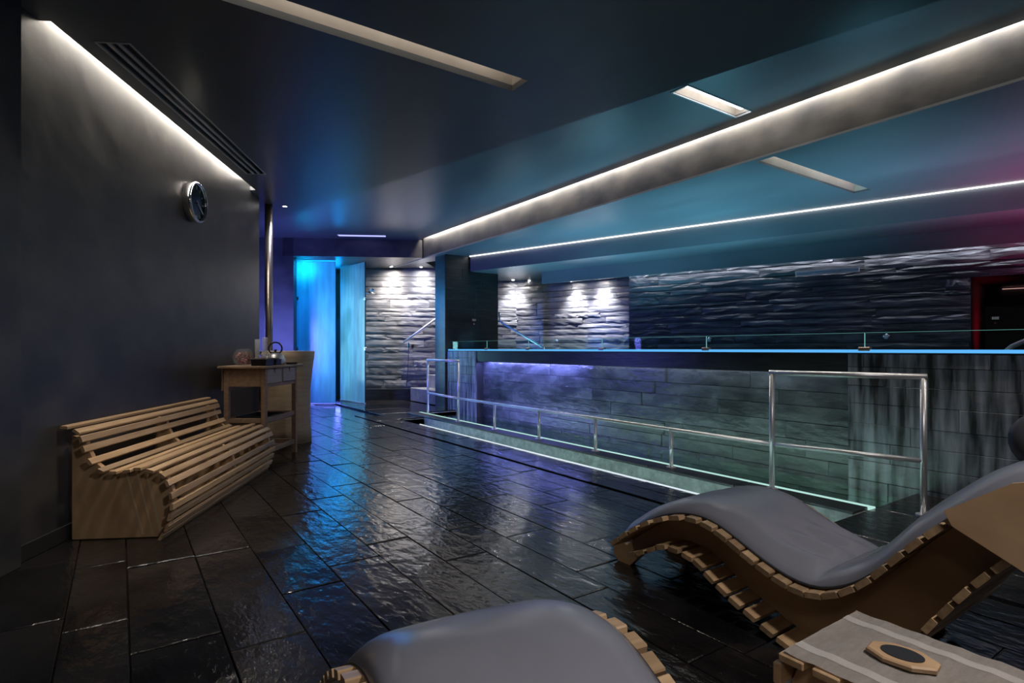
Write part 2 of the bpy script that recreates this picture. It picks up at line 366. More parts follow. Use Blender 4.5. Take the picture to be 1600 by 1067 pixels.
# drain slot, channel, curb, basin
bm = B(); box(bm, X_DR-.02, X_DR+.03, -2, 8.5, -.026, -.018); struct('trim_1', bm, dark, 'black drain slot running along the walkway', cat='drain')
bm = B(); box(bm, X_CH0-.03, X_CH1, Y_E-.02, 8.37, -.30, -.26); box(bm, X_CH0-.05, X_CH0-.03, Y_E, 8.35, -.26, -.02)
box(bm, X_CH0-.03, X_CH1, 8.35, 8.37, -.26, -.02); box(bm, X_CH0-.03, X_CH1, Y_E-.02, Y_E, -.26, -.02)
struct('trim_2', bm, conc, 'wet concrete gutter channel between walkway and rail curb', cat='channel')
bm = B(); box(bm, X_CH0-.03, X_CH1, Y_E, 8.35, -.121, -.12)
tag(mesh_obj('channel_water', bm, water2), 'shallow water in the gutter channel in front of the steel rail', 'water')
bm = B(); box(bm, X_CH1, X_CU, Y_E-.02, Y_W, -.6, -.008); struct('trim_3', bm, conc, 'pale concrete curb core under the dark coping', cat='curb')
curb = bpy.data.objects['trim_3']
y = Y_E
while y < Y_W:
    e = min(y+.9, Y_W); bm = B(); box(bm, X_CH1-.006, X_CU, y+.003, e-.003, -.008, .012, .003); mesh_obj('coping_stone', bm, blackst, curb); y = e
bm = B(); box(bm, X_CU, X_LED, Y_E-.02, Y_W, -.012, .010)
tag(mesh_obj('lit_edge_strip', bm, led_m), 'pale mint glowing strip along the basin side of the rail curb', 'light strip')
bm = B(); box(bm, X_CH0-.016, X_CH0-.006, Y_E, 7.6, -.012, .006)
tag(mesh_obj('lit_edge_strip', bm, led_c), 'thin white glowing strip along the walkway side of the gutter channel', 'light strip')
bm = B(); box(bm, X_LED, 5.12, Y_E, Y_W, -.24, -.19); box(bm, X_LED, 5.12, Y_E-.04, Y_E, -.24, -.02); box(bm, X_LED, 5.12, Y_W, Y_W+.04, -.24, -.02)
struct('trim_4', bm, conc, 'floor and ends of the catch basin under the tank wall', cat='basin')
bm = B(); box(bm, X_LED, 5.14, Y_E, Y_W, -.061, -.06)
tag(mesh_obj('basin_water', bm, water2), 'rippled green-lit water of the catch basin under the tank wall', 'water')

# ------------------------------------------------------------------ ceilings
ECAM = lambda s: W(.497 + 4.10*s, 4.42 - 3.73*s)
g_ = lambda a: A(.06, a)
near = [A(.06, 3.43), A(-.02, 3.43), A(-.02, 3.60), A(-3.5, 3.6), ECAM(-1.9), ECAM(1.465), (4.76, -4.0), (-2.6, -4.0), A(-.02, -3.2), A(-.02, .14), A(.06, .14)]
slot1 = [(-.65, 3.03), (2.22, 3.03), (2.22, 3.215), (-.65, 3.215)]
bm = B()
vent = [A(.18, .34), A(.35, .34), A(.35, 2.81), A(.18, 2.81)]
slab(bm, near, [slot1, vent], ZN, ZN+.04)
ceil = struct('ceiling', bm, plaster, 'smooth dark grey plaster ceiling over the lounge with a long slot', cat='ceiling')
bm = B(); slab(bm, near, [slot1, vent], ZN+.04, 3.2)
# hull over slots and the light cove
def lid(name, x0, x1, y0, y1, z, par):
    b_ = B(); box(b_, x0-.02, x1+.02, y0-.02, y0, z[0], z[1]); box(b_, x0-.02, x1+.02, y1, y1+.02, z[0], z[1])
    box(b_, x0-.02, x0, y0, y1, z[0], z[1]); box(b_, x1, x1+.02, y0, y1, z[0], z[1]); box(b_, x0-.02, x1+.02, y0-.02, y1+.02, z[1], z[1]+.02)
    return mesh_obj(name, b_, slot_pl, par)
bm.free()
lid('slot_lining', -.65, 2.22, 3.03, 3.215, (ZN+.0405, 3.17), ceil)
# edge of the lower ceiling
bm = B(); e0, e1 = Vector(ECAM(-1.9)), Vector(ECAM(1.465)); dd = (e1-e0).normalized(); nn = Vector((-dd.y, dd.x))
if nn.dot(Vector((1, 1))) < 0: nn = -nn
q = [e0, e1, e1-nn*.03, e0-nn*.03]; slab(bm, [tuple(p) for p in q], [], ZN+.04, 3.25); mesh_obj('ceiling_edge', bm, plaster, ceil)
# cover over the clock-wall cove
bm = B(); slab(bm, [A(-.02, .10), A(.16, .10), A(.16, 3.45), A(-.02, 3.45)], [], 3.03, 3.05)
slab(bm, [A(.14, .10), A(.16, .10), A(.16, 3.45), A(.14, 3.45)], [], ZN+.04, 3.03); mesh_obj('cove_lining', bm, plaster, ceil)
# far ceiling
far = [ECAM(-1.9), ECAM(1.465), (4.76, 10.06), A(-.6, 8.2)]
bx = [A(n, a) for n, a in ()]
bulk0, bulk1 = W(-9.5, 10.22), (4.84, 10.04)
far = [Vector(ECAM(-2.6))-nn*.05, Vector(ECAM(1.465))-nn*.05, Vector((4.76, -2)), Vector((4.76, 10.10)), Vector(W(-9.5, 10.3))]
far = [(p.x, p.y) if hasattr(p, 'x') else p for p in far]
slot2 = [(3.72, 2.93), (4.60, 2.93), (4.60, 3.10), (3.72, 3.10)]
pA, pB = W(-3.24, 10.62), W(-2.36, 10.70)
dv = (Vector(pB)-Vector(pA)).normalized(); nv = Vector((dv.y, -dv.x))
if nv.dot(Vector(W(0, -1))) < 0: nv = -nv
slot3 = [pA, pB, tuple(Vector(pB)+nv*.16), tuple(Vector(pA)+nv*.16)]
bm = B(); slab(bm, far, [slot2, slot3], ZF, ZF+.02)
farc = struct('ceiling_far', bm, plaster, 'higher dark plaster ceiling between lounge and beam', cat='ceiling')
lid('slot_lining', 3.72, 4.60, 2.93, 3.10, (ZF+.0205, ZF+.12), farc)
bm = B(); slab(bm, slot3, [], ZF+.05, ZF+.07); mesh_obj('slot_lining', bm, slot_pl, farc)
bm = B(); box(bm, 4.72, 4.88, -4, 10.1, 3.33, 3.35); box(bm, 4.70, 4.72, -4, 10.1, ZF+.0205, 3.35); mesh_obj('cove_lining', bm, plaster, farc)
# beam and pool ceiling
bm = B(); box(bm, 4.84, 4.90, -4, 10.04, ZP+.02, 3.35)
beam = struct('trim_5', bm, wall_pl, 'long plastered beam face washed by hidden cove light', cat='beam')
st0 = DP(F1, -4.6, 0); 
ln = lambda base, u: DP(base, u, 0)
pool_c = [(4.84, -4), (12, -4)] 
slot4 = [(4.90, 2.905), (6.80, 2.905), (6.80, 3.08), (4.90, 3.08)]
bm = B(); slab(bm, [(4.84, -2.0), ln(F1, 5.6), ln(F1, -7.4), ln(F1, -9.25), (4.84, 12.6)], [slot4], ZP, ZP+.02)
poolc = struct('ceiling_pool', bm, plaster, 'dark plaster ceiling over the pool with a short slot', cat='ceiling')
lid('slot_lining', 4.90, 6.80, 2.905, 3.08, (ZP+.0205, ZP+.27), poolc)
Z1, Z2 = 2.566, 2.339
def dslab(name, u0, u1, v0, v1, base, z0, z1, m, par):
    b_ = B(); slab(b_, [DP(base, u0, v0), DP(base, u1, v0), DP(base, u1, v1), DP(base, u0, v1)], [], z0, z1); return mesh_obj(name, b_, m, par)
dslab('ceiling_drop', -7.28, 5.6, 0, .93, F1, Z1, ZP+.02, plaster, poolc)
dslab('ceiling_drop', -6.26, 5.6, 0, .04, F2, Z2, Z1, plaster, poolc)
dslab('ceiling_drop', -4.5, 5.6, .04, .13, F2, Z2+.1, Z2+.12, plaster, poolc)
dslab('ceiling_drop', -6.26, -4.5, .04, 1.05, F2, Z2+.12, Z2+.14, plaster, poolc)
dslab('ceiling_drop', -9.5, -6.26, .0, 2.9, F2, Z1+.02, Z1+.04, plaster, poolc)
b_ = B(); slab(b_, [DP(F1, -7.28, -.025), DP(F1, 5.6, -.025), DP(F1, 5.6, -.002), DP(F1, -7.28, -.002)], [], ZP-.006, ZP-.001)
tag(mesh_obj('ceiling_light_line', b_, led_w), 'thin white light line along the pool ceiling step', 'light strip')

# lamps in slots
t = thing('slot_lamp', 'bright white tube lamp in the ceiling slot left of the beam', 'lamp', (4.16, 3.0, ZF))
bm = B(); box(bm, -.40, .40, -.055, .02, .03, .05, .004); mesh_obj('diffuser', bm, emis('slot_tube', (1, .98, .95), 9), t)
bm = B()
for s in (-1, 1): box(bm, s*.44-.008, s*.44+.008, -.07, .10, -.006, .0); box(bm, -.44, .44, .085 if s > 0 else -.07-.002, .10 if s > 0 else -.062, -.006, .0)
mesh_obj('frame', bm, white, t)
t = thing('slot_lamp', 'violet lamp in the ceiling slot above the frosted doors', 'lamp', (*(Vector(pA)+Vector(pB)+nv*.16)/2, ZF))
ang = math.atan2(dv.y, dv.x); t.rotation_euler.z = ang
bm = B(); box(bm, -.43, .43, -.06, .06, .0, .02, .003); mesh_obj('diffuser', bm, led_v, t)

# air vent in the ceiling along the clock wall
t = thing('air_vent', 'long grey ceiling air vent with three dark slots along the cove', 'vent', (*A(.265, 1.575), ZN), AROT)
bm = B(); box(bm, -.10, -.085, -1.25, 1.25, -.004, .012, .002); box(bm, .085, .10, -1.25, 1.25, -.004, .012, .002)
box(bm, -.085, .085, -1.25, -1.235, -.004, .012, .002); box(bm, -.085, .085, 1.235, 1.25, -.004, .012, .002); ventm = mat('vent_metal', (.62, .62, .63), .4)
mesh_obj('frame', bm, ventm, t)
bm = B(); box(bm, -.095, .095, -1.24, 1.24, .045, .05); mesh_obj('backing', bm, dark, t)
for x in (-.030, .027):
    bm = B(); box(bm, x-.011, x+.011, -1.235, 1.235, -.003, .012, .002); mesh_obj('slat', bm, ventm, t)

# ------------------------------------------------------------------ walls
def awall(name, n0, n1, a0, a1, z0, z1, m, label):
    b_ = B(); slab(b_, [A(n0, a0), A(n1, a0), A(n1, a1), A(n0, a1)], [], z0, z1); return struct(name, b_, m, label, cat='wall')
wl = awall('wall_left', -.25, 0, -3.2, 3.742, 0.0, 3.3, wall_pl, 'dark grey plaster wall carrying the clock')
awall('wall_left_return', -.02, .05, -3.2, -.06, 0.0, ZN, wall_pl, 'narrow projecting wall at the left edge')
bmb = B(); slab(bmb, [A(.001, -.05), A(.014, -.05), A(.014, 3.742), A(.001, 3.742)], [], .001, .085); struct('baseboard_left', bmb, dark, 'black skirting along the clock wall', cat='baseboard')
def cwall(name, pts, z0, z1, m, label, th=.2):
    b_ = B(); p = [Vector(W(*q)) for q in pts]; d = (p[1]-p[0]).normalized(); n = Vector((-d.y, d.x))
    if n.dot(Vector(W(0, 1))) < 0: n = -n
    slab(b_, [tuple(p[0]), tuple(p[1]), tuple(p[1]+n*th), tuple(p[0]+n*th)], [], z0, z1); return struct(name, b_, m, label, cat='wall')
wb = lambda x: 10.98 + .0979*(x+1.79)
cwall('wall_back', [(-9, wb(-9)), (-4.13, wb(-4.13))], 0, ZF, wall_pl, 'plaster back wall glowing violet behind the round tub')
ob = cwall('wall_back_bulkhead', [(-4.33, wb(-4.33)), (-1.735, wb(-1.735))], 2.857, ZF, wall_pl, 'dark bulkhead above the frosted glass doors', .15)
bm = B(); slab(bm, [W(-4.4, 10.90), W(-1.80, 11.15), W(-1.6, 12.9), W(-4.8, 14.5), W(-5.5, 14)], [], 2.857, 2.88); struct('ceiling_shower', bm, wall_pl, 'low soffit over the shower', cat='ceiling')
# enclosure behind the viewer and beyond the alcove
bm = B(); box(bm, -7, 12, -4.2, -4.0, 0, 3.3); struct('wall_rear', bm, wall_pl, 'plaster wall behind the viewer', cat='wall')
bm = B(); slab(bm, [A(-3.6, 2.5), A(-3.4, 2.5), A(-3.4, 9), A(-3.6, 9)], [], 0, 3.3); slab(bm, [A(-3.5, 3.55), A(-.25, 3.55), A(-.25, 3.74), A(-3.5, 3.74)], [], 0, 3.3); struct('wall_alcove', bm, wall_pl, 'hidden alcove wall behind the clock wall', cat='wall')

# stone walls built of separate stones
def stone_mesh(seed, nx=7, nz=3, calm=False):
    rnd = random.Random(seed); b_ = B(); g = {}
    for i in range(nx+1):
        for j in range(nz+1):
            x = -.5+i/nx; z = j/nz
            edge = (i in (0, nx)) or (j in (0, nz))
            y = (rnd.uniform(.80, 1.0) if not edge else rnd.uniform(.55, .85)) if calm else (rnd.uniform(.45, 1.0) if not edge else rnd.uniform(.15, .6))
            zz = z + (rnd.uniform(-.03, .03) if j not in (0, nz) else (rnd.uniform(0, .06) if j == 0 else rnd.uniform(-.06, 0)))
            g[i, j] = b_.verts.new((x, y, zz))
    for i in range(nx):
        for j in range(nz): b_.faces.new((g[i, j], g[i+1, j], g[i+1, j+1], g[i, j+1]))
    back = {}
    ring = [(i, 0) for i in range(nx+1)] + [(nx, j) for j in range(1, nz+1)] + [(i, nz) for i in range(nx-1, -1, -1)] + [(0, j) for j in range(nz-1, 0, -1)]
    for k in ring: v = g[k]; back[k] = b_.verts.new((v.co.x, -.2, v.co.z))
    for a, b in zip(ring, ring[1:]+ring[:1]): b_.faces.new((g[a], back[a], back[b], g[b]))
    me = bpy.data.meshes.new('stone'); bmesh.ops.recalc_face_normals(b_, faces=b_.faces[:]); b_.to_mesh(me); b_.free()
    return me
SM = {}
def stones(mname, m, flat=False):
    if (mname, flat) not in SM:
        l = []
        for s in range(9):
            if flat:
                rnd = random.Random(s); b_ = B(); box(b_, -.5, .5, -.2, .8, 0, 1)
                fr = [f for f in b_.faces if all(v.co.y > .7 for v in f.verts)]
                bmesh.ops.inset_region(b_, faces=fr, thickness=.02)
                for v in fr[0].verts: v.co.y += rnd.uniform(.1, .35)
                me = bpy.data.meshes.new('stone'); bmesh.ops.recalc_face_normals(b_, faces=b_.faces[:]); b_.to_mesh(me); b_.free()
            else: me = stone_mesh(s, calm=(mname == 'lit_slate'))
            me.materials.append(m); l.append(me)
        SM[mname, flat] = l
    return SM[mname, flat]
def stone_wall(name, p0, p1, z0, z1, m, label, course=(.09, .17), length=(.5, 1.2), depth=.035, side=None, hole=None, flat=False, seed=1, th=.12, backm=None):
    """local x runs p0 -> p1, local +y is the visible side (towards the eye)"""
    p0, p1 = Vector(p0), Vector(p1); d = (p1-p0); L = d.length; ang = math.atan2(d.y, d.x)
    n = Vector((-d.y, d.x)).normalized()
    flip = n.dot(-p0) < 0 if side is None else side
    if flip: p0, p1 = p1, p0; ang += math.pi
    b_ = B()
    if hole:
        h0, h1, hz = hole
        if flip: h0, h1 = L-h1, L-h0
        box(b_, 0, h0, -th, 0, z0, z1); box(b_, h1, L, -th, 0, z0, z1) if h1 < L-.01 else None; box(b_, h0, min(h1, L), -th, 0, hz, z1)
    else: box(b_, 0, L, -th, 0, z0, z1)
    w = struct(name, b_, backm or mort, label, loc=(p0.x, p0.y, 0), rot=(0, 0, ang), cat='wall')
    rnd = random.Random(seed); ms = stones(m.name, m, flat); z = z0; cnt = 0
    while z < z1-.005:
        hgt = min(rnd.uniform(*course), z1-z)
        if z1-z-hgt < .04: hgt = z1-z
        x = -rnd.uniform(0, .5)
        while x < L:
            l = rnd.uniform(*length); a, b = max(x, 0), min(x+l, L); x += l
            if b-a < .03: continue
            segs = [(a, b)]
            if hole and z+hgt*.5 < hole_z(hole):
                segs = []
                if a < h0: segs.append((a, min(b, h0)))
                if b > h1: segs.append((max(a, h1), b))
            for (s0, s1) in segs:
                if s1-s0 < .02: continue
                link('stone', ms[rnd.randrange(9)], w, ((s0+s1)/2, 0, z), (0, 0, 0), (s1-s0-.003, depth*rnd.uniform(.6, 1.3), hgt-.003)); cnt += 1
        z += hgt
    return w
def hole_z(h): return h[2]
# far stone wall of the pool, with the opening of the red passage
V0 = .13
stone_wall('wall_pool', DP(F2, -4.50, V0), DP(F2, 4.2, V0), .95, Z2+.10, stonem, 'rough split slate wall behind the pool', depth=.035, course=(.06, .15), length=(.6, 1.6), hole=(4.50+.105, 4.50+2.6, 2.016), seed=4)
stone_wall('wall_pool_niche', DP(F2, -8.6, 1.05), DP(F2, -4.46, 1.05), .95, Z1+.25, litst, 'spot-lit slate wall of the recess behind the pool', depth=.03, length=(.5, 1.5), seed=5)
bm = B(); slab(bm, [DP(F2, -4.5, V0+.005), DP(F2, -4.45, V0+.005), DP(F2, -4.45, 1.1), DP(F2, -4.5, 1.1)], [], .95, Z2+.1); struct('wall_niche_return', bm, stonem, 'slate return beside the recess', cat='wall')
# red passage
bm = B()
u0, u1, vb = .105, 2.6, 2.4
slab(bm, [DP(F2, u0-.05, V0+.02), DP(F2, u0, V0+.02), DP(F2, u0+.20, vb), DP(F2, u0+.15, vb)], [], .95, 2.05)
slab(bm, [DP(F2, u1+.05, V0+.02), DP(F2, u1, V0+.02), DP(F2, u1, vb), DP(F2, u1+.05, vb)], [], .95, 2.05)
slab(bm, [DP(F2, u0-.05, vb), DP(F2, u1+.05, vb), DP(F2, u1+.05, vb+.05), DP(F2, u0-.05, vb+.05)], [], .95, 2.05)
slab(bm, [DP(F2, u0-.05, V0+.12), DP(F2, u1+.05, V0+.12), DP(F2, u1+.05, vb), DP(F2, u0-.05, vb)], [], 2.018, 2.05)
slab(bm, [DP(F2, u0-.05, V0+.12), DP(F2, u1+.05, V0+.12), DP(F2, u1+.05, vb), DP(F2, u0-.05, vb)], [], .93, .95)
door = struct('door_1', bm, mat('passage_paint', (.06, .055, .06), .5), 'dark passage opening with red-lit jambs in the slate wall', cat='doorway')
b_ = B(); slab(b_, [DP(F2, .5, 2.36), DP(F2, 2.4, 2.36), DP(F2, 2.4, 2.375), DP(F2, .5, 2.375)], [], 1.99, 2.0)
tag(mesh_obj('passage_light_line', b_, led_r), 'thin pinkish light line at the top of the red passage', 'light strip')
# shower and stair wall
sw0, sw1 = W(-3.45, 12.42), W(.606, 12.55)
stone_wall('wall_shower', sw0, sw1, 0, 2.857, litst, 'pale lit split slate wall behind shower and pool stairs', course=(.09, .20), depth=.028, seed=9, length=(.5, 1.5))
bm = B(); slab(bm, [W(-3.4, 12.10), W(-1.9, 12.25), W(-1.9, 12.40), W(-3.4, 12.25)], [], 0, .24); struct('trim_6', bm, blackst, 'low dark stone plinth under the shower', cat='plinth')
# tank wall
YR, YL = 2.31, 8.30
stone_wall('wall_tank', (5.14, YR-.3), (5.14, YL+.1), -.58, .885, tankm, 'recessed slate wall of the raised pool above the basin', course=(.13, .17), length=(.8, 2.3), depth=.014, flat=True, seed=12)
stone_wall('wall_tank_pier_right', (5.0, -.8), (5.0, YR), -.58, 1.06, stainm, 'lime-streaked slate pier of the tank at the right', course=(.14, .165), length=(.5, 1.1), depth=.012, flat=True, seed=13, th=.14)
stone_wall('wall_tank_pier_left', (5.0, YL), (5.0, 9.34), -.58, 1.06, stainm, 'blue-lit streaked slate pier of the tank at the left', course=(.14, .165), length=(.4, .9), depth=.012, flat=True, seed=14, th=.14)
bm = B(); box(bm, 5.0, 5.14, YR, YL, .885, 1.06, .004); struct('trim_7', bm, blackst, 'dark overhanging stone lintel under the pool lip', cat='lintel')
bm = B(); box(bm, 5.14, 5.3, -2, 9.34, -.58, 1.06); box(bm, 5.3, 9.5, -2, 9.34, .0, .05); struct('trim_8', bm, mat('pool_tile', (.10, .16, .20), .4, c2=(.14, .2, .24), nscale=8), 'submerged shell of the raised pool', cat='pool')
bm = B(); box(bm, 4.985, 5.15, -2, 9.3, 1.062, 1.068); mesh_obj('x', bm, blackst).name = 'lip_bedding'
tag(bpy.data.objects['lip_bedding'], 'thin dark bedding layer under the glowing pool lip', 'pool edge')
bm = B(); box(bm, 4.975, 5.02, -2, 9.28, 1.069, 1.094, .002)
tag(mesh_obj('pool_lip', bm, led_b), 'blue glowing translucent lip along the top of the tank', 'pool edge')
bm = B(); slab(bm, [(5.03, -2), DP(F2, 4.0, V0-.06), DP(F2, -4.4, V0-.06), DP(F2, -4.6, 1.0), DP(F2, -7.6, 1.0), (6.35, 10.6), (6.35, 9.34), (5.03, 9.34)], [], 1.083, 1.084)
tag(mesh_obj('pool_water', bm, water), 'still water surface of the raised infinity pool', 'water')
# partition
bm = B(); box(bm, 4.95, 6.12, 9.36, 9.75, 0, ZP); part = struct('wall_partition', bm, blackst, 'black stone partition with a blue-lit side between stairs and pool', cat='wall')
z = .9; k = 0
rnd = random.Random(3)
ms = stones('black_stone', blackst, True)
while z < ZP-.02:
    hgt = min(.19, ZP-z); x = 4.95
    while x < 6.11:
        l = min(rnd.uniform(.35, .8), 6.12-x)
        link('stone', ms[rnd.randrange(9)], part, (x+l/2, 9.36, z), (0, 0, math.pi), (l-.003, .008, hgt-.003)); x += l
    z += hgt
# stairs
t = thing('pool_stairs', 'pale stone steps rising to the pool behind the partition', 'stairs', (5.3, 10.7, 0))
for i, (x, y1) in enumerate([(5.1, 11.20), (5.42, 11.05), (5.74, 10.9), (6.03, 10.7)]):
    bm = B(); box(bm, x-5.3, min(x+.34, 6.34)-5.3, 9.76-10.7, y1-10.7, 0, .275*(i+1), .006); mesh_obj('step', bm, stepm, t)

# ------------------------------------------------------------------ doors of frosted glass
def panel(name, c0, c1, z1, label, hinge):
    p0, p1 = Vector(W(*c0)), Vector(W(*c1)); d = p1-p0; L = d.length; ang = math.atan2(d.y, d.x)
    t = thing(name, label, 'door', (p0.x, p0.y, 0), ang)
    b_ = B(); box(b_, .005, L-.005, -.005, .005, .02, z1, .001); mesh_obj('glass_pane', b_, frost, t)
    b_ = B(); box(b_, 0, L, -.012, .012, .0, .022, .002); mesh_obj('bottom_rail', b_, steel, t)
    b_ = B(); box(b_, L-.012 if hinge else 0, L if hinge else .012, -.009, .009, .02, z1, .001); mesh_obj('edge_profile', b_, dark, t)
    for z in (1.1, 2.1):
        b_ = B(); box(b_, (L-.03) if hinge else .0, (L+.02) if hinge else .05, -.02, .02, z-.03, z+.03, .004); mesh_obj('hinge', b_, steel, t)
    return t
panel('glass_door', (-4.29, 11.3), (-3.515, 11.35), 2.84, 'fixed frosted glass panel glowing cyan with a bright spot at its top', False)
panel('glass_door', (-3.68, 12.2), (-2.93, 11.37), 2.84, 'frosted glass door standing ajar, pale cyan, beside the shower', True)
bm = B(); box(bm, 0, .05, 0, .08, 0, 2.857); struct('trim_9', bm, dark, 'dark door frame post', loc=(*W(-4.36, 11.20), 0), cat='frame')
cwall('wall_steam', [(-5.6, 13.3), (-3.3, 13.3)], 0, 2.857, mat('steam_tile', (.03, .06, .08), .4), 'dark tiled wall of the steam room')
cwall('wall_steam_side', [(-5.4, 11.2), (-5.3, 13.3)], 0, 2.857, MATS['steam_tile'], 'dark side wall of the steam room')
cwall('wall_steam_right', [(-3.47, 12.46), (-3.42, 13.3)], 0, 2.857, MATS['steam_tile'], 'dark end wall of the steam room', .05)

# ------------------------------------------------------------------ rails
def rail_posts():
    t = thing('steel_railing', 'brushed steel safety rail with low mid rail along the gutter curb', 'railing', (4.17, 4.5, .012))
    O = Vector((4.17, 4.5, .012)); z = .012
    P = lambda X, Y, Z: Vector((X, Y, Z)) - O
    pts = [(4.28, 8.70), (4.17, 7.46), (4.17, 6.46), (4.17, 5.47), (4.17, 4.48), (4.17, 3.47), (4.17, 2.49), (4.375, 1.551)]
    for i, (x, y) in enumerate(pts):
        top = .915 if i in (0, 1, 6, 7) else .355
        zb = .0 if i in (0, 7) else .012
        b_ = B(); tube(b_, [P(x, y, zb), P(x, y, top)], .0195 if top > .5 else .017, 14); po = mesh_obj('post', b_, steel, t, smooth=True)
        b_ = B(); tube(b_, [P(x, y, zb), P(x, y, zb+.008)], .045, 20); mesh_obj('base_flange', b_, steel, po)
    b_ = B(); tube(b_, [P(*pts[0], .36), P(*pts[1], .36)], .017, 12); mesh_obj('mid_rail', b_, steel, t, smooth=True)
    b_ = B(); tube(b_, [P(*pts[1], .36), P(*pts[6], .36)], .017, 12); mesh_obj('mid_rail', b_, steel, t, smooth=True)
    b_ = B(); tube(b_, [P(*pts[6], .36), P(*pts[7], .36)], .017, 12); mesh_obj('mid_rail', b_, steel, t, smooth=True)
    for a, b in ((0, 1), (6, 7)):
        d = (Vector(pts[b])-Vector(pts[a])).normalized()*.02
        b_ = B(); tube(b_, [P(pts[a][0]-d.x, pts[a][1]-d.y, .915), P(pts[b][0]+d.x, pts[b][1]+d.y, .915)], .0205, 14); mesh_obj('top_rail', b_, steel, t, smooth=True)
rail_posts()
# glass balustrade on the lip
t = thing('glass_balustrade', 'low clear glass balustrade clamped along the pool lip', 'balustrade', (5.0, 4.0, 1.095))
seams = [9.22, 7.97, 6.81, 5.245, 3.70, 2.18, .66]
for a, b in zip(seams, seams[1:]):
    b_ = B(); box(b_, -.005, .005, b-4+.006, a-4-.006, .0, .135); pn = mesh_obj('glass_pane', b_, glass, t)
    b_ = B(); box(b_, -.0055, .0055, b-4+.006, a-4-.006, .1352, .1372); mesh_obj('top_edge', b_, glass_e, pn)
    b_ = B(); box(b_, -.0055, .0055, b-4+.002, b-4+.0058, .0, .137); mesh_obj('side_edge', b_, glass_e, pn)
for y in seams[1:-1]:
    b_ = B(); box(b_, -.03, .02, y-4-.045, y-4+.045, -.012, .02, .005); mesh_obj('clamp', b_, mat('clamp_metal', (.25, .2, .17), .35, .8), t)
# handrails at the stairs
def bracketed_rail(name, label, pts, r=.018, posts=()):
    O = Vector(pts[0]); t = thing(name, label, 'handrail', tuple(O))
    b_ = B(); tube(b_, [Vector(p)-O for p in pts], r, 12); mesh_obj('rail', b_, steel, t, smooth=True)
    for p, q in posts:
        b_ = B(); tube(b_, [Vector(p)-O, Vector(q)-O], .009, 8); mesh_obj('bracket', b_, steel, t)
    return t
a = (5.08, 11.55, 1.22); bb = (6.0, 11.3, 1.85)
ya = 11.62
bracketed_rail('stair_handrail', 'steel handrail climbing beside the lit slate wall to the stairs', [(*W(-2.33, 12.20), 1.237), (*W(-1.35, 12.28), 1.96)], .022, posts=[((*W(-2.25, 12.21), 1.29), (*W(-2.25, 12.40), 1.22)), ((*W(-1.6, 12.26), 1.77), (*W(-1.6, 12.42), 1.70))])
bracketed_rail('stair_handrail', 'steel handrail descending into the pool right of the partition', [(*W(-.245, 10.9), 1.80), (*W(-.24, 10.85), 1.64), (*W(-.2, 10.75), 1.60), (*W(.55, 9.9), 1.12), (*W(.60, 9.85), 1.0)], .016)
bracketed_rail('stair_handrail', 'steel handrail entering the pool at the right edge', [(*W(4.05, 4.75), 1.02), (*W(4.15, 4.72), 1.12), (*W(4.9, 4.9), 1.38)], .02)

# ------------------------------------------------------------------ small wall fittings
def fitting_disc(p, z, aim, label):
    t = thing('pool_jet', label, 'fitting', (p[0], p[1], z), 0, None)
    d = Vector((-aim[0], -aim[1], 0)).normalized(); q = d.to_track_quat('Z', 'Y').to_matrix().to_4x4()
    b_ = B(); torus(b_, .030, .010, 20, 8, q); mesh_obj('ring', b_, chrome, t, smooth=True)
    b_ = B(); lathe(b_, [(0, .0), (.026, .0), (.022, .012), (.012, .016), (0, .016)], 16, q); mesh_obj('nozzle', b_, white, t)
def on_wall(px, py, v):      # where a sight line meets the wall at offset v
    tt = (px-800)/889; base = Vector(DP(F2, 0, v)); d = Vector(DU); n = Vector(DN)
    ray = Vector(W(tt, 1)); s = base.dot(n)/ray.dot(n); p = ray*s; return (p.x, p.y), EYE-(py-545)/889*s
for px, py, v, lab in [(870, 532, .99, 'round chrome jet at the left of the recess wall'), (996, 531, .085, 'round chrome jet just right of the recess corner'), (1108, 531, .085, 'round chrome jet near the centre of the slate wall'), (1385, 526, .085, 'round chrome jet left of the red passage')]:
    p, z = on_wall(px, py, v); fitting_disc(p, z, DN, lab)
p0, z0 = on_wall(1243, 427, .085); p1, z1 = on_wall(1343, 421, .085)
c_ = (Vector(p0)+Vector(p1))/2; L = (Vector(p1)-Vector(p0)).length
t = thing('wall_grille', 'slim pale horizontal grille high on the slate wall', 'grille', (c_.x, c_.y, (z0+z1)/2), math.atan2(DU[1], DU[0]))
b_ = B(); box(b_, -L/2, L/2, -.012, .012, -.032, -.027); box(b_, -L/2, L/2, -.012, .012, .020, .027); box(b_, -L/2, -L/2+.01, -.012, .012, -.027, .02); box(b_, L/2-.01, L/2, -.012, .012, -.027, .02)
mesh_obj('frame', b_, white, t)
for k in range(3):
    b_ = B(); box(b_, -L/2+.01, L/2-.01, -.008, .010, -.020+k*.014, -.013+k*.014); mesh_obj('louvre', b_, mat('louvre_grey', (.6, .64, .70), .35), t)
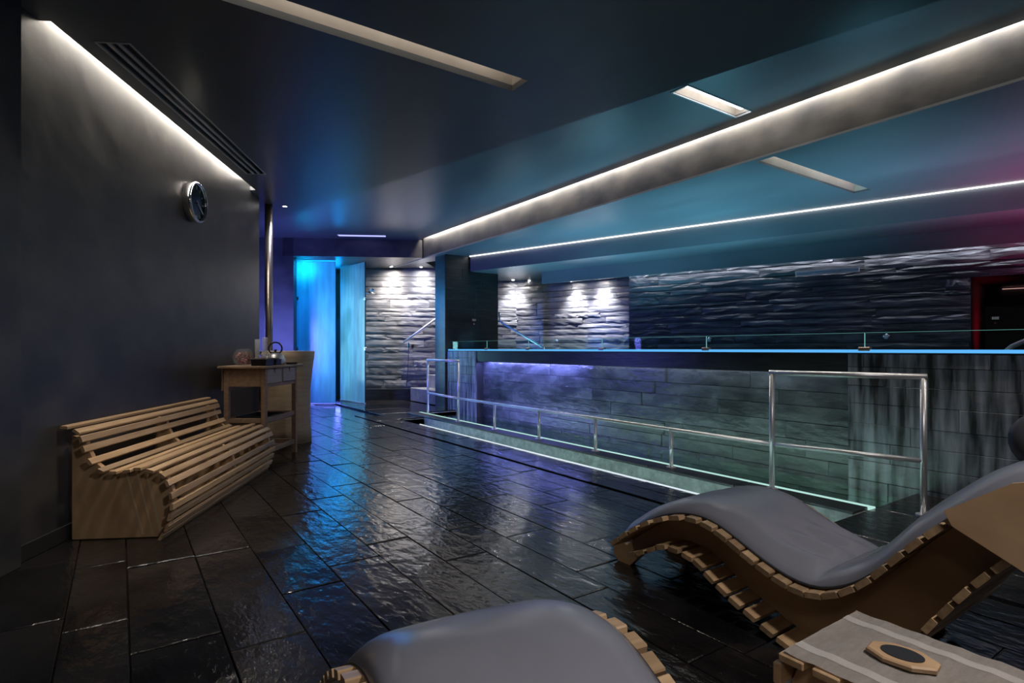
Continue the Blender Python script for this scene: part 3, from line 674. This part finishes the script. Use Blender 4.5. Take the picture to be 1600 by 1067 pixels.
# control displays
def control(p, z, rot, label):
    t = thing('control_panel', label, 'control panel', (p[0], p[1], z), rot)
    b_ = B(); box(b_, -.065, .065, -.012, 0, -.035, .035, .004); mesh_obj('housing', b_, rubber, t)
    b_ = B()
    for k in range(3):
        x = -.035+k*.028
        for (xa, xb, za, zb) in ((0, .018, .014, .018), (0, .018, -.002, .002), (0, .018, -.018, -.014), (-.001, .003, -.016, .016), (.015, .019, -.016, .016)): box(b_, x+xa, x+xb, -.0135, -.0125, za, zb)
    mesh_obj('display', b_, disp, t)
    b_ = B(); lathe(b_, [(0, .0), (.028, .0), (.026, .012), (0, .016)], 16, Matrix.Translation((0, 0, -.075)) @ Matrix.Rotation(R(90), 4, 'X')); bt = mesh_obj('button', b_, redm, t)
    b_ = B(); lathe(b_, [(0, .0), (.013, .0), (0, .006)], 12, Matrix.Translation((0, -.016, -.075)) @ Matrix.Rotation(R(90), 4, 'X')); mesh_obj('button_cap', b_, white, bt)
tt = (740-800)/889; yc = 9.345/(CB - SB*tt); control((yc*(SB+CB*tt), 9.345), EYE+45*yc/889, 0, 'black digital control with red button on the black partition')
p, z = on_wall(1555, 497, 2.36); control(p, z, math.atan2(DU[1], DU[0]), 'dim digital control with button inside the red passage')

# clock
CM = Matrix.Translation((0, 0, 0)) @ Matrix.Rotation(R(90), 4, 'Y')
t = thing('wall_clock', 'round chrome wall clock with a dark face on the left wall', 'clock', (*A(0, 1.955), 2.355), AROT)
b_ = B(); lathe(b_, [(.150, .002), (.165, .002), (.172, .03), (.172, .062), (.166, .072), (.157, .070), (.153, .058), (.150, .058)], 48, CM); mesh_obj('rim', b_, chrome, t, smooth=True)
b_ = B(); torus(b_, .160, .006, 48, 8, Matrix.Translation((.072, 0, 0)) @ CM); mesh_obj('bezel', b_, chrome, t, smooth=True)
b_ = B(); lathe(b_, [(0, .050), (.156, .050), (.156, .046), (0, .046)], 48, CM); mesh_obj('dial', b_, clockf, t)
for k in range(12):
    a_ = k*R(30); b_ = B(); w = .006 if k % 3 else .010
    box(b_, .0505, .053, -w/2, w/2, .112, .142, M=Matrix.Rotation(a_, 4, 'X')); mesh_obj('hour_mark', b_, white, t)
b_ = B(); box(b_, .054, .057, -.005, .005, -.02, .085, M=Matrix.Rotation(R(98), 4, 'X')); mesh_obj('hour_hand', b_, rubber, t)
b_ = B(); box(b_, .058, .060, -.0055, .0055, -.02, .14, M=Matrix.Rotation(R(236), 4, 'X')); mesh_obj('minute_hand', b_, handw, t)
b_ = B(); lathe(b_, [(0, .064), (.012, .064), (.012, .05)], 16, CM); mesh_obj('hub', b_, chrome, t)

# pipe column
t = thing('steel_column', 'slender brushed metal column at the end of the clock wall', 'column', (*W(-2.985, 6.98), 0))
b_ = B(); tube(b_, [(0, 0, 0), (0, 0, ZN)], .046, 28); mesh_obj('shaft', b_, mat('column_metal', (.42, .36, .33), .3, .9), t, smooth=True)
b_ = B(); tube(b_, [(0, 0, 0.001), (0, 0, .012)], .08, 28); mesh_obj('base_flange', b_, steel, t)

# downlights
def downlight(p, z, label, power, color, size, aim=None, group=None, blend=1.0, narrow=0, lens=None):
    t = thing('downlight', label, 'downlight', (p[0], p[1], z))
    b_ = B(); lathe(b_, [(.026, .0), (.040, -.001), (.042, -.005), (.026, -.006)], 20); mesh_obj('ring', b_, white, t)
    b_ = B(); lathe(b_, [(0, -.003), (.024, -.003), (.024, -.002), (0, -.002)], 16); mesh_obj('lens', b_, lens or led_s, t)
    s = spot('downlight_beam', (p[0], p[1], z-.012), (aim or (p[0], p[1], 0)), power, color, size, blend, .015)
    if narrow: spot('downlight_core', (p[0], p[1], z-.012), aim, narrow, color, 84, 1.0, .015)
    return t
led_x = emis('bright_lens', (1, .95, .9), 800)
downlight(pz(445, 322, ZN), ZN, 'small bright downlight in the ceiling above the round tub', 45, COOL, 75, group=None)
q = W(-2.58, 12.16); downlight(q, 2.857, 'warm downlight over the shower, left of the stairs', 75, (1, .93, .86), 150, aim=(*W(-2.6, 12.62), .7), narrow=330, lens=led_x)
q = W(-1.95, 12.20); downlight(q, 2.857, 'downlight over the foot of the stair handrail', 60, WHITE, 150, aim=(*W(-1.95, 12.66), .7), narrow=280, lens=led_x)
q = W(.02, 12.28); downlight(q, Z1+.018, 'downlight grazing the slate just right of the partition', 30, WHITE, 140, aim=(*W(.03, 12.62), .7), narrow=250, lens=led_x)
q = W(.38, 12.30); downlight(q, Z1+.018, 'downlight grazing the slate left of the recess', 30, WHITE, 140, aim=(*W(.40, 12.62), .7), narrow=230, lens=led_x)
for px, lab in ((893, 'left downlight in the recess behind the pool'), (936, 'right downlight in the recess behind the pool')):
    p, _ = on_wall(px, 500, .84); downlight(p, Z2+.118, lab, 15, WHITE, 130, aim=(p[0]+DN[0]*.24, p[1]+DN[1]*.24, 1.0), narrow=300, lens=led_x)
q = W(-.55, 9.98)
spot('partition_wash', (5.25, 9.22, 2.83), (5.3, 9.36, 1.0), 4, COOL, 40, .9)

# shower
sp = W(-3.02, 12.33)
t = thing('shower_head', 'chrome overhead shower on a short wall arm', 'shower', (sp[0], sp[1], 2.35))
dc = Vector(W(0, -1)).normalized()
b_ = B(); tube(b_, [(0, 0, .02), (dc.x*.08, dc.y*.08, .05), (dc.x*.2, dc.y*.2, .03), (dc.x*.26, dc.y*.26, -.04)], .011, 10); mesh_obj('arm', b_, chrome, t, smooth=True)
b_ = B(); lathe(b_, [(.015, .05), (.02, .03), (.10, .006), (.115, -.004), (.11, -.012), (0, -.012)], 28, Matrix.Translation((dc.x*.26, dc.y*.26, -.07))); mesh_obj('rose', b_, chrome, t, smooth=True)
b_ = B(); lathe(b_, [(.035, .0), (.035, .02), (0, .02)], 16, Matrix.Translation((0, 0, .02)) @ Vector((dc.x, dc.y, 0)).to_track_quat('Z', 'Y').to_matrix().to_4x4()); mesh_obj('wall_flange', b_, chrome, t)
hp = W(-2.24, 12.30)
t = thing('hand_shower', 'hand shower hose hanging on the lit slate wall under the handrail', 'hose', (hp[0], hp[1], 1.15))
b_ = B(); tube(b_, [(0, 0, .05), (0, 0, -.3), (-.03, 0, -.7), (-.05, .0, -.88)], .008, 8); mesh_obj('hose', b_, dark, t)
b_ = B(); tube(b_, [(0, 0, .08), (0, 0, -.03)], .022, 12); mesh_obj('holder', b_, chrome, t)
b_ = B(); lathe(b_, [(0, .03), (.03, .03), (.035, 0), (.02, -.05), (0, -.06)], 14, Matrix.Translation((.10, 0, .02))); mesh_obj('valve', b_, rubber, t)

# ------------------------------------------------------------------ round tub-shaped counter
t = thing('round_tub', 'tall flared pale wood tub beside the trolley table', 'tub', (*W(-2.655, 6.75), 0))
b_ = B(); lathe(b_, [(0, .0), (.262, .0), (.255, .15), (.245, .38), (.250, .62), (.272, .86), (.292, 1.0), (.296, 1.065), (.284, 1.068), (.27, 1.0), (.25, .85), (0, .85)], 56); mesh_obj('shell', b_, tub, t, smooth=True)
b_ = B(); torus(b_, .290, .008, 56, 8, Matrix.Translation((0, 0, 1.068))); mesh_obj('rim', b_, mat('tub_rim', (.62, .52, .4), .5), t, smooth=True)
b_ = B(); lathe(b_, [(0, .852), (.25, .852), (.25, .862), (0, .862)], 40); mesh_obj('inner_tray', b_, wood, t)

# ------------------------------------------------------------------ trolley table
def rot2(a): return Matrix.Rotation(a, 4, 'Z')
TP = A(.49, 2.37); TR = AROT + R(-8)
t = thing('trolley_table', 'pale wooden kitchen trolley with two small drawers beside the bench', 'table', (*TP, 0), TR)
LX, LY = -.40, .74
for (x, y) in ((0, 0), (LX, 0), (0, LY), (LX, LY)):
    x0 = x-.045 if x == 0 else x; y0 = y-.045 if y == LY else y
    b_ = B(); box(b_, x0, x0+.045, y0, y0+.045, 0, .915, .004); mesh_obj('leg', b_, table_w, t)
b_ = B(); box(b_, LX-.03, .035, -.06, LY+.06, .915, .94, .005); mesh_obj('tabletop', b_, table_w, t)
b_ = B(); box(b_, LX-.033, LX-.013, .02, LY-.02, .70, .912, .004); mesh_obj('drop_leaf', b_, table_w, t)
b_ = B(); box(b_, LX+.045, -.045, .008, .028, .745, .915); mesh_obj('apron', b_, table_w, t)
b_ = B(); box(b_, LX+.045, -.045, LY-.028, LY-.008, .745, .915); mesh_obj('apron', b_, table_w, t)
b_ = B(); box(b_, -.032, -.008, .045, LY-.045, .735, .765); box(b_, -.032, -.008, LY/2-.02, LY/2+.02, .765, .915); mesh_obj('front_frame', b_, table_w, t)
for y0, y1 in ((.05, LY/2-.024), (LY/2+.024, LY-.05)):
    b_ = B(); ym = (y0+y1)/2
    prism(b_, [(y0, .772), (y1, .772), (y1, .908), (ym+.016, .908), (ym+.009, .865), (ym-.009, .865), (ym-.016, .908), (y0, .908)], -.028, -.002, 'x')
    dr = mesh_obj('drawer', b_, drawer_w, t)
    b_ = B(); box(b_, -.045, -.0285, ym-.02, ym+.02, .86, .908); mesh_obj('drawer_pull', b_, rubber, dr)
for z in (.40, .10):
    for (x0, x1, y0, y1) in ((-.035, -.010, .045, LY-.045), (LX+.010, LX+.035, .045, LY-.045), (LX+.045, -.045, .010, .035), (LX+.045, -.045, LY-.035, LY-.010)):
        b_ = B(); box(b_, x0, x1, y0, y1, z, z+.045, .003); mesh_obj('shelf_rail', b_, table_w, t)
b_ = B(); box(b_, LX+.03, -.03, .03, LY-.03, .388, .399); mesh_obj('shelf', b_, table_w, t)
b_ = B()
for k in range(7): box(b_, LX+.04+k*.047, LX+.075+k*.047, .03, LY-.03, .090, .099)
mesh_obj('slatted_shelf', b_, table_w, t)
def on_top(cx, cy, z=.94): return (*W((cx-800)/889*cy, cy), z)
b_ = B(); box(b_, -.15, .15, -.2, .2, 0, .012, .003); box(b_, -.15, .15, -.2, -.19, .012, .05); box(b_, -.15, .15, .19, .2, .012, .05); box(b_, -.15, -.14, -.19, .19, .012, .05); box(b_, .14, .15, -.19, .19, .012, .05)
sx, sy = TP[0] + math.cos(TR)*-.2 - math.sin(TR)*.33, TP[1] + math.sin(TR)*-.2 + math.cos(TR)*.33
tag(mesh_obj('serving_tray', b_, dark, loc=(sx, sy, .399), rot=(0, 0, TR)), 'dark rectangular tray on the middle shelf of the trolley table', 'tray')

def tl(x, y, z=.94): return (TP[0] + math.cos(TR)*x - math.sin(TR)*y, TP[1] + math.sin(TR)*x + math.cos(TR)*y, z)
# glass bowl of dried petals
t = thing('glass_bowl', 'round glass bowl filled with dried pink and red petals on the trolley', 'bowl', tl(-.26, .10))
b_ = B(); lathe(b_, [(0, .001), (.05, .001), (.085, .03), (.098, .075), (.088, .12), (.062, .148), (.068, .158), (.060, .156), (.080, .118), (.090, .075), (.078, .035), (0, .01)], 32); mesh_obj('bowl', b_, bowl_g, t, smooth=True)
b_ = B(); rnd = random.Random(2)
for k in range(160):
    a_, e_, rr = rnd.uniform(0, 6.28), rnd.uniform(-1, 1), rnd.uniform(.5, 1)
    c_ = Vector((math.cos(a_)*.068*rr*math.sqrt(1-e_*e_*.6), math.sin(a_)*.068*rr*math.sqrt(1-e_*e_*.6), .075+.055*e_))
    m_ = Matrix.Translation(c_) @ Matrix.Rotation(rnd.uniform(0, 6), 4, 'X') @ Matrix.Rotation(rnd.uniform(0, 6), 4, 'Z')
    v = [b_.verts.new(m_ @ Vector(p)) for p in ((-.014, 0, 0), (0, -.011, .004), (.015, 0, 0), (0, .011, .005))]; b_.faces.new(v)
o = mesh_obj('dried_petals', b_, petal, t); o['kind'] = 'stuff'
# tall tumblers
def tumbler(loc, label, h_, r_):
    t = thing('tall_glass', label, 'glass', loc)
    b_ = B(); lathe(b_, [(0, .0), (r_*.82, .0), (r_, h_), (r_-.004, h_), (r_*.78, .012), (0, .012)], 24); mesh_obj('body', b_, glass_t, t, smooth=True)
    for k in range(5):
        b_ = B(); torus(b_, r_*(.9+.02*k), .0022, 24, 6, Matrix.Translation((0, 0, h_*(.30+.17*k)))); mesh_obj('rim', b_, glass_t, t)
tumbler(tl(-.22, .30), 'tall clear glass stack behind the petal bowl, left one', .255, .026)
tumbler(tl(-.165, .34), 'tall clear glass stack between petal bowl and kettle', .275, .028)
# trays of tea
def tea_box(loc, sx, sy, h_, label):
    t = thing('tea_box', label, 'box', loc, TR)
    b_ = B(); prism(b_, [(-sx*.44, 0), (sx*.44, 0), (sx*.5, h_), (sx*.47, h_), (sx*.41, .006), (-sx*.41, .006), (-sx*.47, h_), (-sx*.5, h_)], -sy/2, sy/2, 'y'); mesh_obj('tray', b_, rubber, t)
    b_ = B(); box(b_, -sx*.46, sx*.46, -sy/2-.004, -sy/2, 0, h_); box(b_, -sx*.46, sx*.46, sy/2, sy/2+.004, 0, h_); mesh_obj('end_wall', b_, rubber, t)
    for k in range(4):
        b_ = B(); box(b_, -sx*.36, sx*.36, -sy*.42+k*sy*.22, -sy*.42+k*sy*.22+.012, .007, h_+.012, M=None); mesh_obj('sachet', b_, mat('sachet', (.35, .32, .28), .7), t)
tea_box(tl(-.06, .07), .15, .16, .062, 'wide black tea caddy at the front corner of the trolley')
tea_box(tl(-.045, .27), .11, .11, .060, 'smaller black tea caddy next to the wide one')
b_ = B(); lathe(b_, [(0, .0), (.05, .0), (.062, .018), (.056, .018), (.046, .006), (0, .006)], 24)
tag(mesh_obj('saucer', b_, rubber, loc=tl(-.03, .66)), 'small black dish at the far corner of the trolley', 'dish')
# kettle
t = thing('kettle', 'silver kettle with a black ring handle on the trolley', 'kettle', tl(-.13, .50), TR)
b_ = B(); lathe(b_, [(0, .0), (.085, .0), (.098, .02), (.098, .055), (.075, .100), (.035, .118), (0, .12)], 36); mesh_obj('body', b_, steel, t, smooth=True)
b_ = B(); lathe(b_, [(.034, .118), (.030, .124), (.008, .128), (.010, .136), (.016, .146), (.010, .155), (0, .156)], 20); mesh_obj('lid', b_, rubber, t, smooth=True)
b_ = B(); torus(b_, .062, .0075, 36, 8, Matrix.Translation((0, 0, .165)) @ Matrix.Rotation(R(24), 4, 'Z') @ Matrix.Rotation(R(90), 4, 'X')); mesh_obj('handle', b_, rubber, t, smooth=True)
b_ = B(); tube(b_, [(-.05, -.05, .06), (-.09, -.09, .09), (-.105, -.105, .115)], [.022, .015, .012], 12); mesh_obj('spout', b_, steel, t, smooth=True)
b_ = B(); tube(b_, [(-.105, -.105, .113), (-.115, -.115, .125)], [.015, .015], 12); mesh_obj('spout_cap', b_, rubber, t)

# ------------------------------------------------------------------ slatted bench
bp = [(.038, .667), (.108, .638), (.134, .59), (.147, .534), (.179, .464), (.23, .415), (.295, .406), (.366, .412), (.425, .424), (.497, .409), (.563, .379), (.596, .329), (.616, .252), (.622, .188), (.609, .126), (.593, .063), (.563, .012)]
t = thing('slatted_bench', 'curved pale wooden slatted bench against the clock wall', 'bench', (*A(.0, 1.28), 0), AROT)
def prof_slat(pts, i, w, th, a0, a1, axis):
    p = Vector(pts[i]); q0 = Vector(pts[max(i-1, 0)]); q1 = Vector(pts[min(i+1, len(pts)-1)]); d = (q1-q0).normalized(); n = Vector((-d.y, d.x))
    if axis == 'y' and n.dot(p-Vector((.2, .1))) < 0: n = -n
    return p, d, n
def outward(i):
    p = Vector(bp[i]); d = (Vector(bp[min(i+1, len(bp)-1)])-Vector(bp[max(i-1, 0)])).normalized(); n = Vector((-d.y, d.x))
    return p, d, (n if n.dot(Vector((1, .6))) > 0 else -n)
for i in range(len(bp)):
    p, d, n = outward(i)
    if i == 0: d, n = Vector((1, -.1)).normalized(), Vector((.1, 1)).normalized()
    w = .020
    a, b, c_, e_ = p-d*w-n*.020, p+d*w-n*.020, p+d*w, p-d*w
    b_ = B(); prism(b_, [tuple(a), tuple(b), tuple(b+n*.013), tuple(b-d*.004+n*.017), tuple(a+d*.004+n*.017), tuple(a+n*.013)], -1.0, .955, 'y'); mesh_obj('slat', b_, wood, t)
inner = [tuple(outward(i)[0]-outward(i)[2]*.020) for i in range(len(bp)-1)]
poly = [(.045, .004)] + [(.045, .60)] + [inner[i] for i in range(2, len(inner))] + [(.555, .004)]
for y in (-.94, 0, .86):
    b_ = B(); prism(b_, poly, y, y+.035, 'y'); mesh_obj('side_panel', b_, ply, t)
# pale laminations showing on the end panel
lam = mat('pale_lamination', (.60, .44, .27), .5)
for (x0, z0, x1, z1, w) in ((.33, .385, .42, .02, .012), (.39, .385, .475, .02, .010), (.44, .375, .52, .02, .014)):
    b_ = B(); prism(b_, [(x0, z0), (x0+w, z0), (x1+w, z1), (x1, z1)], -.9408, -.939, 'y'); mesh_obj('lamination', b_, lam, t)

# ------------------------------------------------------------------ wave loungers
top = [(2.06, .10), (2.01, .148), (1.952, .19), (1.897, .231), (1.819, .285), (1.744, .32), (1.649, .356), (1.553, .376), (1.483, .359), (1.416, .336), (1.365, .306), (1.31, .278), (1.239, .252), (1.167, .224), (1.109, .209), (1.039, .214), (.981, .24), (.927, .274), (.871, .321), (.825, .373), (.781, .435), (.732, .493), (.678, .546), (.623, .602), (.568, .655), (.51, .70), (.444, .735), (.37, .758), (.295, .770)]
bot = [(1.906, .129), (1.853, .151), (1.785, .187), (1.728, .214), (1.657, .221), (1.582, .213), (1.524, .195), (1.469, .16), (1.41, .129), (1.352, .099), (1.286, .075), (1.216, .044), (1.151, .024)]
rear = [(.90, .024), (.85, .075), (.79, .14), (.738, .205), (.70, .270), (.66, .33), (.62, .39), (.576, .45), (.53, .505), (.48, .56), (.42, .61), (.35, .65)]
OY = 1.2
def resample(pts, step):
    out = [Vector(pts[0])]; acc = 0
    for a, b in zip(pts, pts[1:]):
        a, b = Vector(a), Vector(b); L = (b-a).length; s = step-acc
        while s <= L: out.append(a.lerp(b, s/L)); s += step
        acc = (acc+L) % step
    return out
def smooth_prof(pts, n=3):
    pts = [Vector(p) for p in pts]
    for _ in range(n): pts = [pts[0]] + [(pts[i-1]+pts[i]*2+pts[i+1])/4 for i in range(1, len(pts)-1)] + [pts[-1]]
    return pts
def make_lounger(label):
    t = thing('wave_lounger', label, 'lounger', (2.35, OY, 0), 0)
    tp = smooth_prof(top, 2)
    def slats(pts, sgn, th=.020, w=.029, half=.35):
        for i, p in enumerate(pts):
            d = (pts[min(i+1, len(pts)-1)]-pts[max(i-1, 0)]).normalized(); n = Vector((d.y, -d.x))*sgn
            if sgn > 0 and n.y < 0: n = -n
            q = p + Vector((-OY, 0))
            b_ = B(); c4 = .004
            poly = [q-d*w, q+d*w, q+d*w+n*(th-c4), q+d*(w-c4)+n*th, q-d*(w-c4)+n*th, q-d*w+n*(th-c4)]
            prism(b_, [tuple(v) for v in poly], -half, half, 'x')
            bmesh.ops.recalc_face_normals(b_, faces=b_.faces[:]); mesh_obj('slat', b_, woodx, t)
    ts = tp[1:]
    slats(ts, 1)
    # under slats: their outer faces look down / back
    def under(pts):
        for i, p in enumerate(pts):
            p = Vector(p); d = (Vector(pts[min(i+1, len(pts)-1)])-Vector(pts[max(i-1, 0)])).normalized(); n = Vector((d.y, -d.x))
            if n.y > 0: n = -n
            q = p + Vector((-OY, 0)); w = .026; th = .018
            b_ = B(); prism(b_, [tuple(v) for v in (q-d*w-n*.004, q+d*w-n*.004, q+d*w+n*(th-.004), q+d*(w-.004)+n*th*.9, q-d*(w-.004)+n*th*.9, q-d*w+n*(th-.004))], -.35, .35, 'x'); mesh_obj('slat', b_, woodx, t)
    under(bot); under(rear)
    # plywood ribs
    up = [(p.x-OY, p.y-.002) for p in tp]
    tipp = [(2.04-OY, .0), (2.12-OY, .0), (2.155-OY, .03), (2.15-OY, .075), (2.10-OY, .105)]
    low = [(.28-OY, .70)] + [(a-OY, b+.006) for a, b in reversed(rear)] + [(.93-OY, .002), (1.11-OY, .002)] + [(a-OY, b+.006) for a, b in reversed(bot)] + [(1.97-OY, .07)]
    poly = tipp + up + low
    for x in (-.215, .18):
        b_ = B(); prism(b_, poly, x, x+.035, 'x'); mesh_obj('rib', b_, ply, t)
    # head side panels
    for x in (-.36, .345):
        b_ = B(); prism(b_, [(.635-OY, .585), (.655-OY, .625), (.50-OY, .735), (.28-OY, .80), (.20-OY, .78), (.25-OY, .60), (.47-OY, .50)], x, x+.015, 'x'); mesh_obj('head_panel', b_, ply, t)
    # cushion
    cp = [Vector((v.x-OY, v.y+.02)) for v in resample([tuple(p) for p in tp[1:]], .022)]
    cp = smooth_prof(cp, 4); N = len(cp); nx = 22; b_ = B(); upv = []; dnv = []; hw = .305
    for i, p in enumerate(cp):
        d = (cp[min(i+1, N-1)]-cp[max(i-1, 0)]).normalized(); n = Vector((d.y, -d.x)); n = n if n.y > 0 else -n
        Y = p.x+OY; e = min(1, min(i, N-1-i)/3.0); endf = math.sqrt(1-(1-e)**2) if e < 1 else 1
        ru, rd = [], []
        for j in range(nx+1):
            s = -1+2*j/nx; x = s*hw; ed = (1-abs(s)**6)
            fold = math.exp(-((Y-1.07)/.035)**2)
            wr = .020*math.sin(s*13+Y*18+1)*math.exp(-((Y-1.20)/.09)**2)*(1-s*s)
            wr += .004*noise.noise(Vector((x*9, Y*9, 0)))
            th = (.052 - .026*fold)*ed*endf + wr*ed*endf + .010
            q = p + n*th; ru.append(b_.verts.new((x*(1+.012*math.sin(Y*9)), q.x, q.y)))
            q = p + n*.001; rd.append(b_.verts.new((x*.995, q.x, q.y)))
        upv.append(ru); dnv.append(rd)
    for i in range(N-1):
        for j in range(nx):
            b_.faces.new((upv[i][j], upv[i][j+1], upv[i+1][j+1], upv[i+1][j])); b_.faces.new((dnv[i][j+1], dnv[i][j], dnv[i+1][j], dnv[i+1][j+1]))
        b_.faces.new((upv[i][0], upv[i+1][0], dnv[i+1][0], dnv[i][0])); b_.faces.new((upv[i+1][nx], upv[i][nx], dnv[i][nx], dnv[i+1][nx]))
    for i in (0, N-1):
        for j in range(nx): b_.faces.new((upv[i][j], dnv[i][j], dnv[i][j+1], upv[i][j+1]))
    cu = mesh_obj('cushion', b_, fabric, t, smooth=True)
    b_ = B()
    for s in (-1, 1):
        tube(b_, [(s*(hw+.001), p.x, p.y+.006) for p in cp[::2]], .005, 6)
    mesh_obj('piping', b_, piping, cu, smooth=True)
    b_ = B(); tube(b_, [(x, .47-OY, .835) for x in (-.20, -.195, -.18, .0, .18, .195, .20)], [.03, .065, .085, .09, .085, .065, .03], 20)
    mesh_obj('head_pillow', b_, mat('dark_vinyl', (.07, .07, .078), .45), t, smooth=True)
    return t
l1 = make_lounger('wooden wave lounger with grey cushion in front of the steel rail')
def copy_tree(o, parent=None):
    c = o.copy(); COL.objects.link(c); c.parent = parent
    for ch in list(o.children):
        if 'head_pillow' not in ch.name: copy_tree(ch, c)
    return c
l2 = copy_tree(l1); l2['label'] = 'nearest wooden lounger, only its grey cushioned foot hump in frame'
l2.location = (.694, .765, 0); l2.rotation_euler = (0, 0, R(-8))
for l in (l1, l2): l['group'] = 'wave loungers'

# ------------------------------------------------------------------ side table with runner and octagonal plate
TX0, TX1, TY0, TY1, TZ = 1.30, 1.655, .14, .755, .38
t = thing('side_table', 'low slatted wooden side table between the two loungers', 'table', ((TX0+TX1)/2, (TY0+TY1)/2, 0))
hx, hy = (TX1-TX0)/2, (TY1-TY0)/2
n_ = 8
for k in range(n_):
    y = -hy+.03+k*(2*hy-.06)/(n_-1); b_ = B(); box(b_, -hx-.01, hx+.01, y-.030, y+.030, TZ-.022, TZ-.002, .003); mesh_obj('slat', b_, woodx, t)
for k, z in enumerate((.325, .26, .195, .13)):
    for s in (-1, 1):
        b_ = B(); box(b_, -hx-.01, hx+.01, s*(hy+.004)-.010, s*(hy+.004)+.010, z-.026, z+.026, .003); mesh_obj('slat', b_, woodx, t)
for x in (-hx+.04, hx-.07):
    b_ = B(); prism(b_, [(-hy+.0, .0), (-hy+.06, .0), (-hy+.08, .26), (0, .30), (hy-.08, .26), (hy-.06, .0), (hy, .0), (hy-.007, .30), (hy-.03, TZ-.023), (-hy+.03, TZ-.023), (-hy+.007, .30)], x, x+.03, 'x'); mesh_obj('side_rib', b_, ply, t)
# cloth
def cloth_bm(x0, x1, dz):
    b_ = B(); ny, nx = 44, 12; rows_ = []
    def path(s):
        Lf = TY1-TY0-.02
        if s < Lf: return (TY1-.01-s, TZ+.002)
        q = min(s-Lf, .045)/.03
        if s-Lf < .045: a_ = (s-Lf)/.045*math.pi/2; return (TY0+.01-.032*math.sin(a_), TZ+.002-.032*(1-math.cos(a_)))
        return (TY0-.022, TZ-.030-(s-Lf-.045))
    for i in range(ny+1):
        s = i/ny*.80; row = []
        for j in range(nx+1):
            x = x0+(x1-x0)*j/nx; y, z = path(s); edge = 1 if j in (0, nx) else 0
            z += -.003*abs(math.sin(s*math.pi/.078)) + dz
            row.append(b_.verts.new((x + .002*noise.noise(Vector((s*14, x*3, 1)))*edge, y + .003*noise.noise(Vector((x*20, s*2, 3)))*(i == 0), z)))
        rows_.append(row)
    for a_, c_ in zip(rows_, rows_[1:]):
        for j in range(nx): b_.faces.new((a_[j], a_[j+1], c_[j+1], c_[j]))
    bmesh.ops.solidify(b_, geom=b_.faces[:], thickness=.002)
    return b_
o = mesh_obj('table_runner', cloth_bm(TX0-.004, TX1+.004, .003), linen, smooth=False); tag(o, 'natural linen runner with two pale stripes lying on the side table', 'cloth')
for x0, x1 in ((TX0+.045, TX0+.075), (TX1-.075, TX1-.045)): mesh_obj('stripe', cloth_bm(x0, x1, .0042), stripe, o)
cx_, cy_ = pz(1410, 1022, .40)
t = thing('wooden_plate', 'octagonal wooden plate with a dark round centre on the runner', 'plate', (cx_, cy_, TZ+.0085), R(8))
b_ = B(); oc = [(.050*math.cos(R(22.5+45*k)), .074*math.sin(R(22.5+45*k))) for k in range(8)]
prism(b_, oc, 0, .008, 'z'); mesh_obj('base', b_, wood, t)
b_ = B(); ring = [b_.verts.new((x*s, y*s, z)) for (s, z) in ((1.0, .008), (.93, .012)) for x, y in oc]
for k in range(8): b_.faces.new((ring[k], ring[(k+1) % 8], ring[8+(k+1) % 8], ring[8+k]))
b_.faces.new(ring[8:]); mesh_obj('rim', b_, ply, t)
b_ = B(); lathe(b_, [(0, .0125), (1, .0125), (1, .014), (0, .014)], 32, Matrix.Diagonal((.031, .043, 1, 1))); mesh_obj('disc', b_, dark, t)
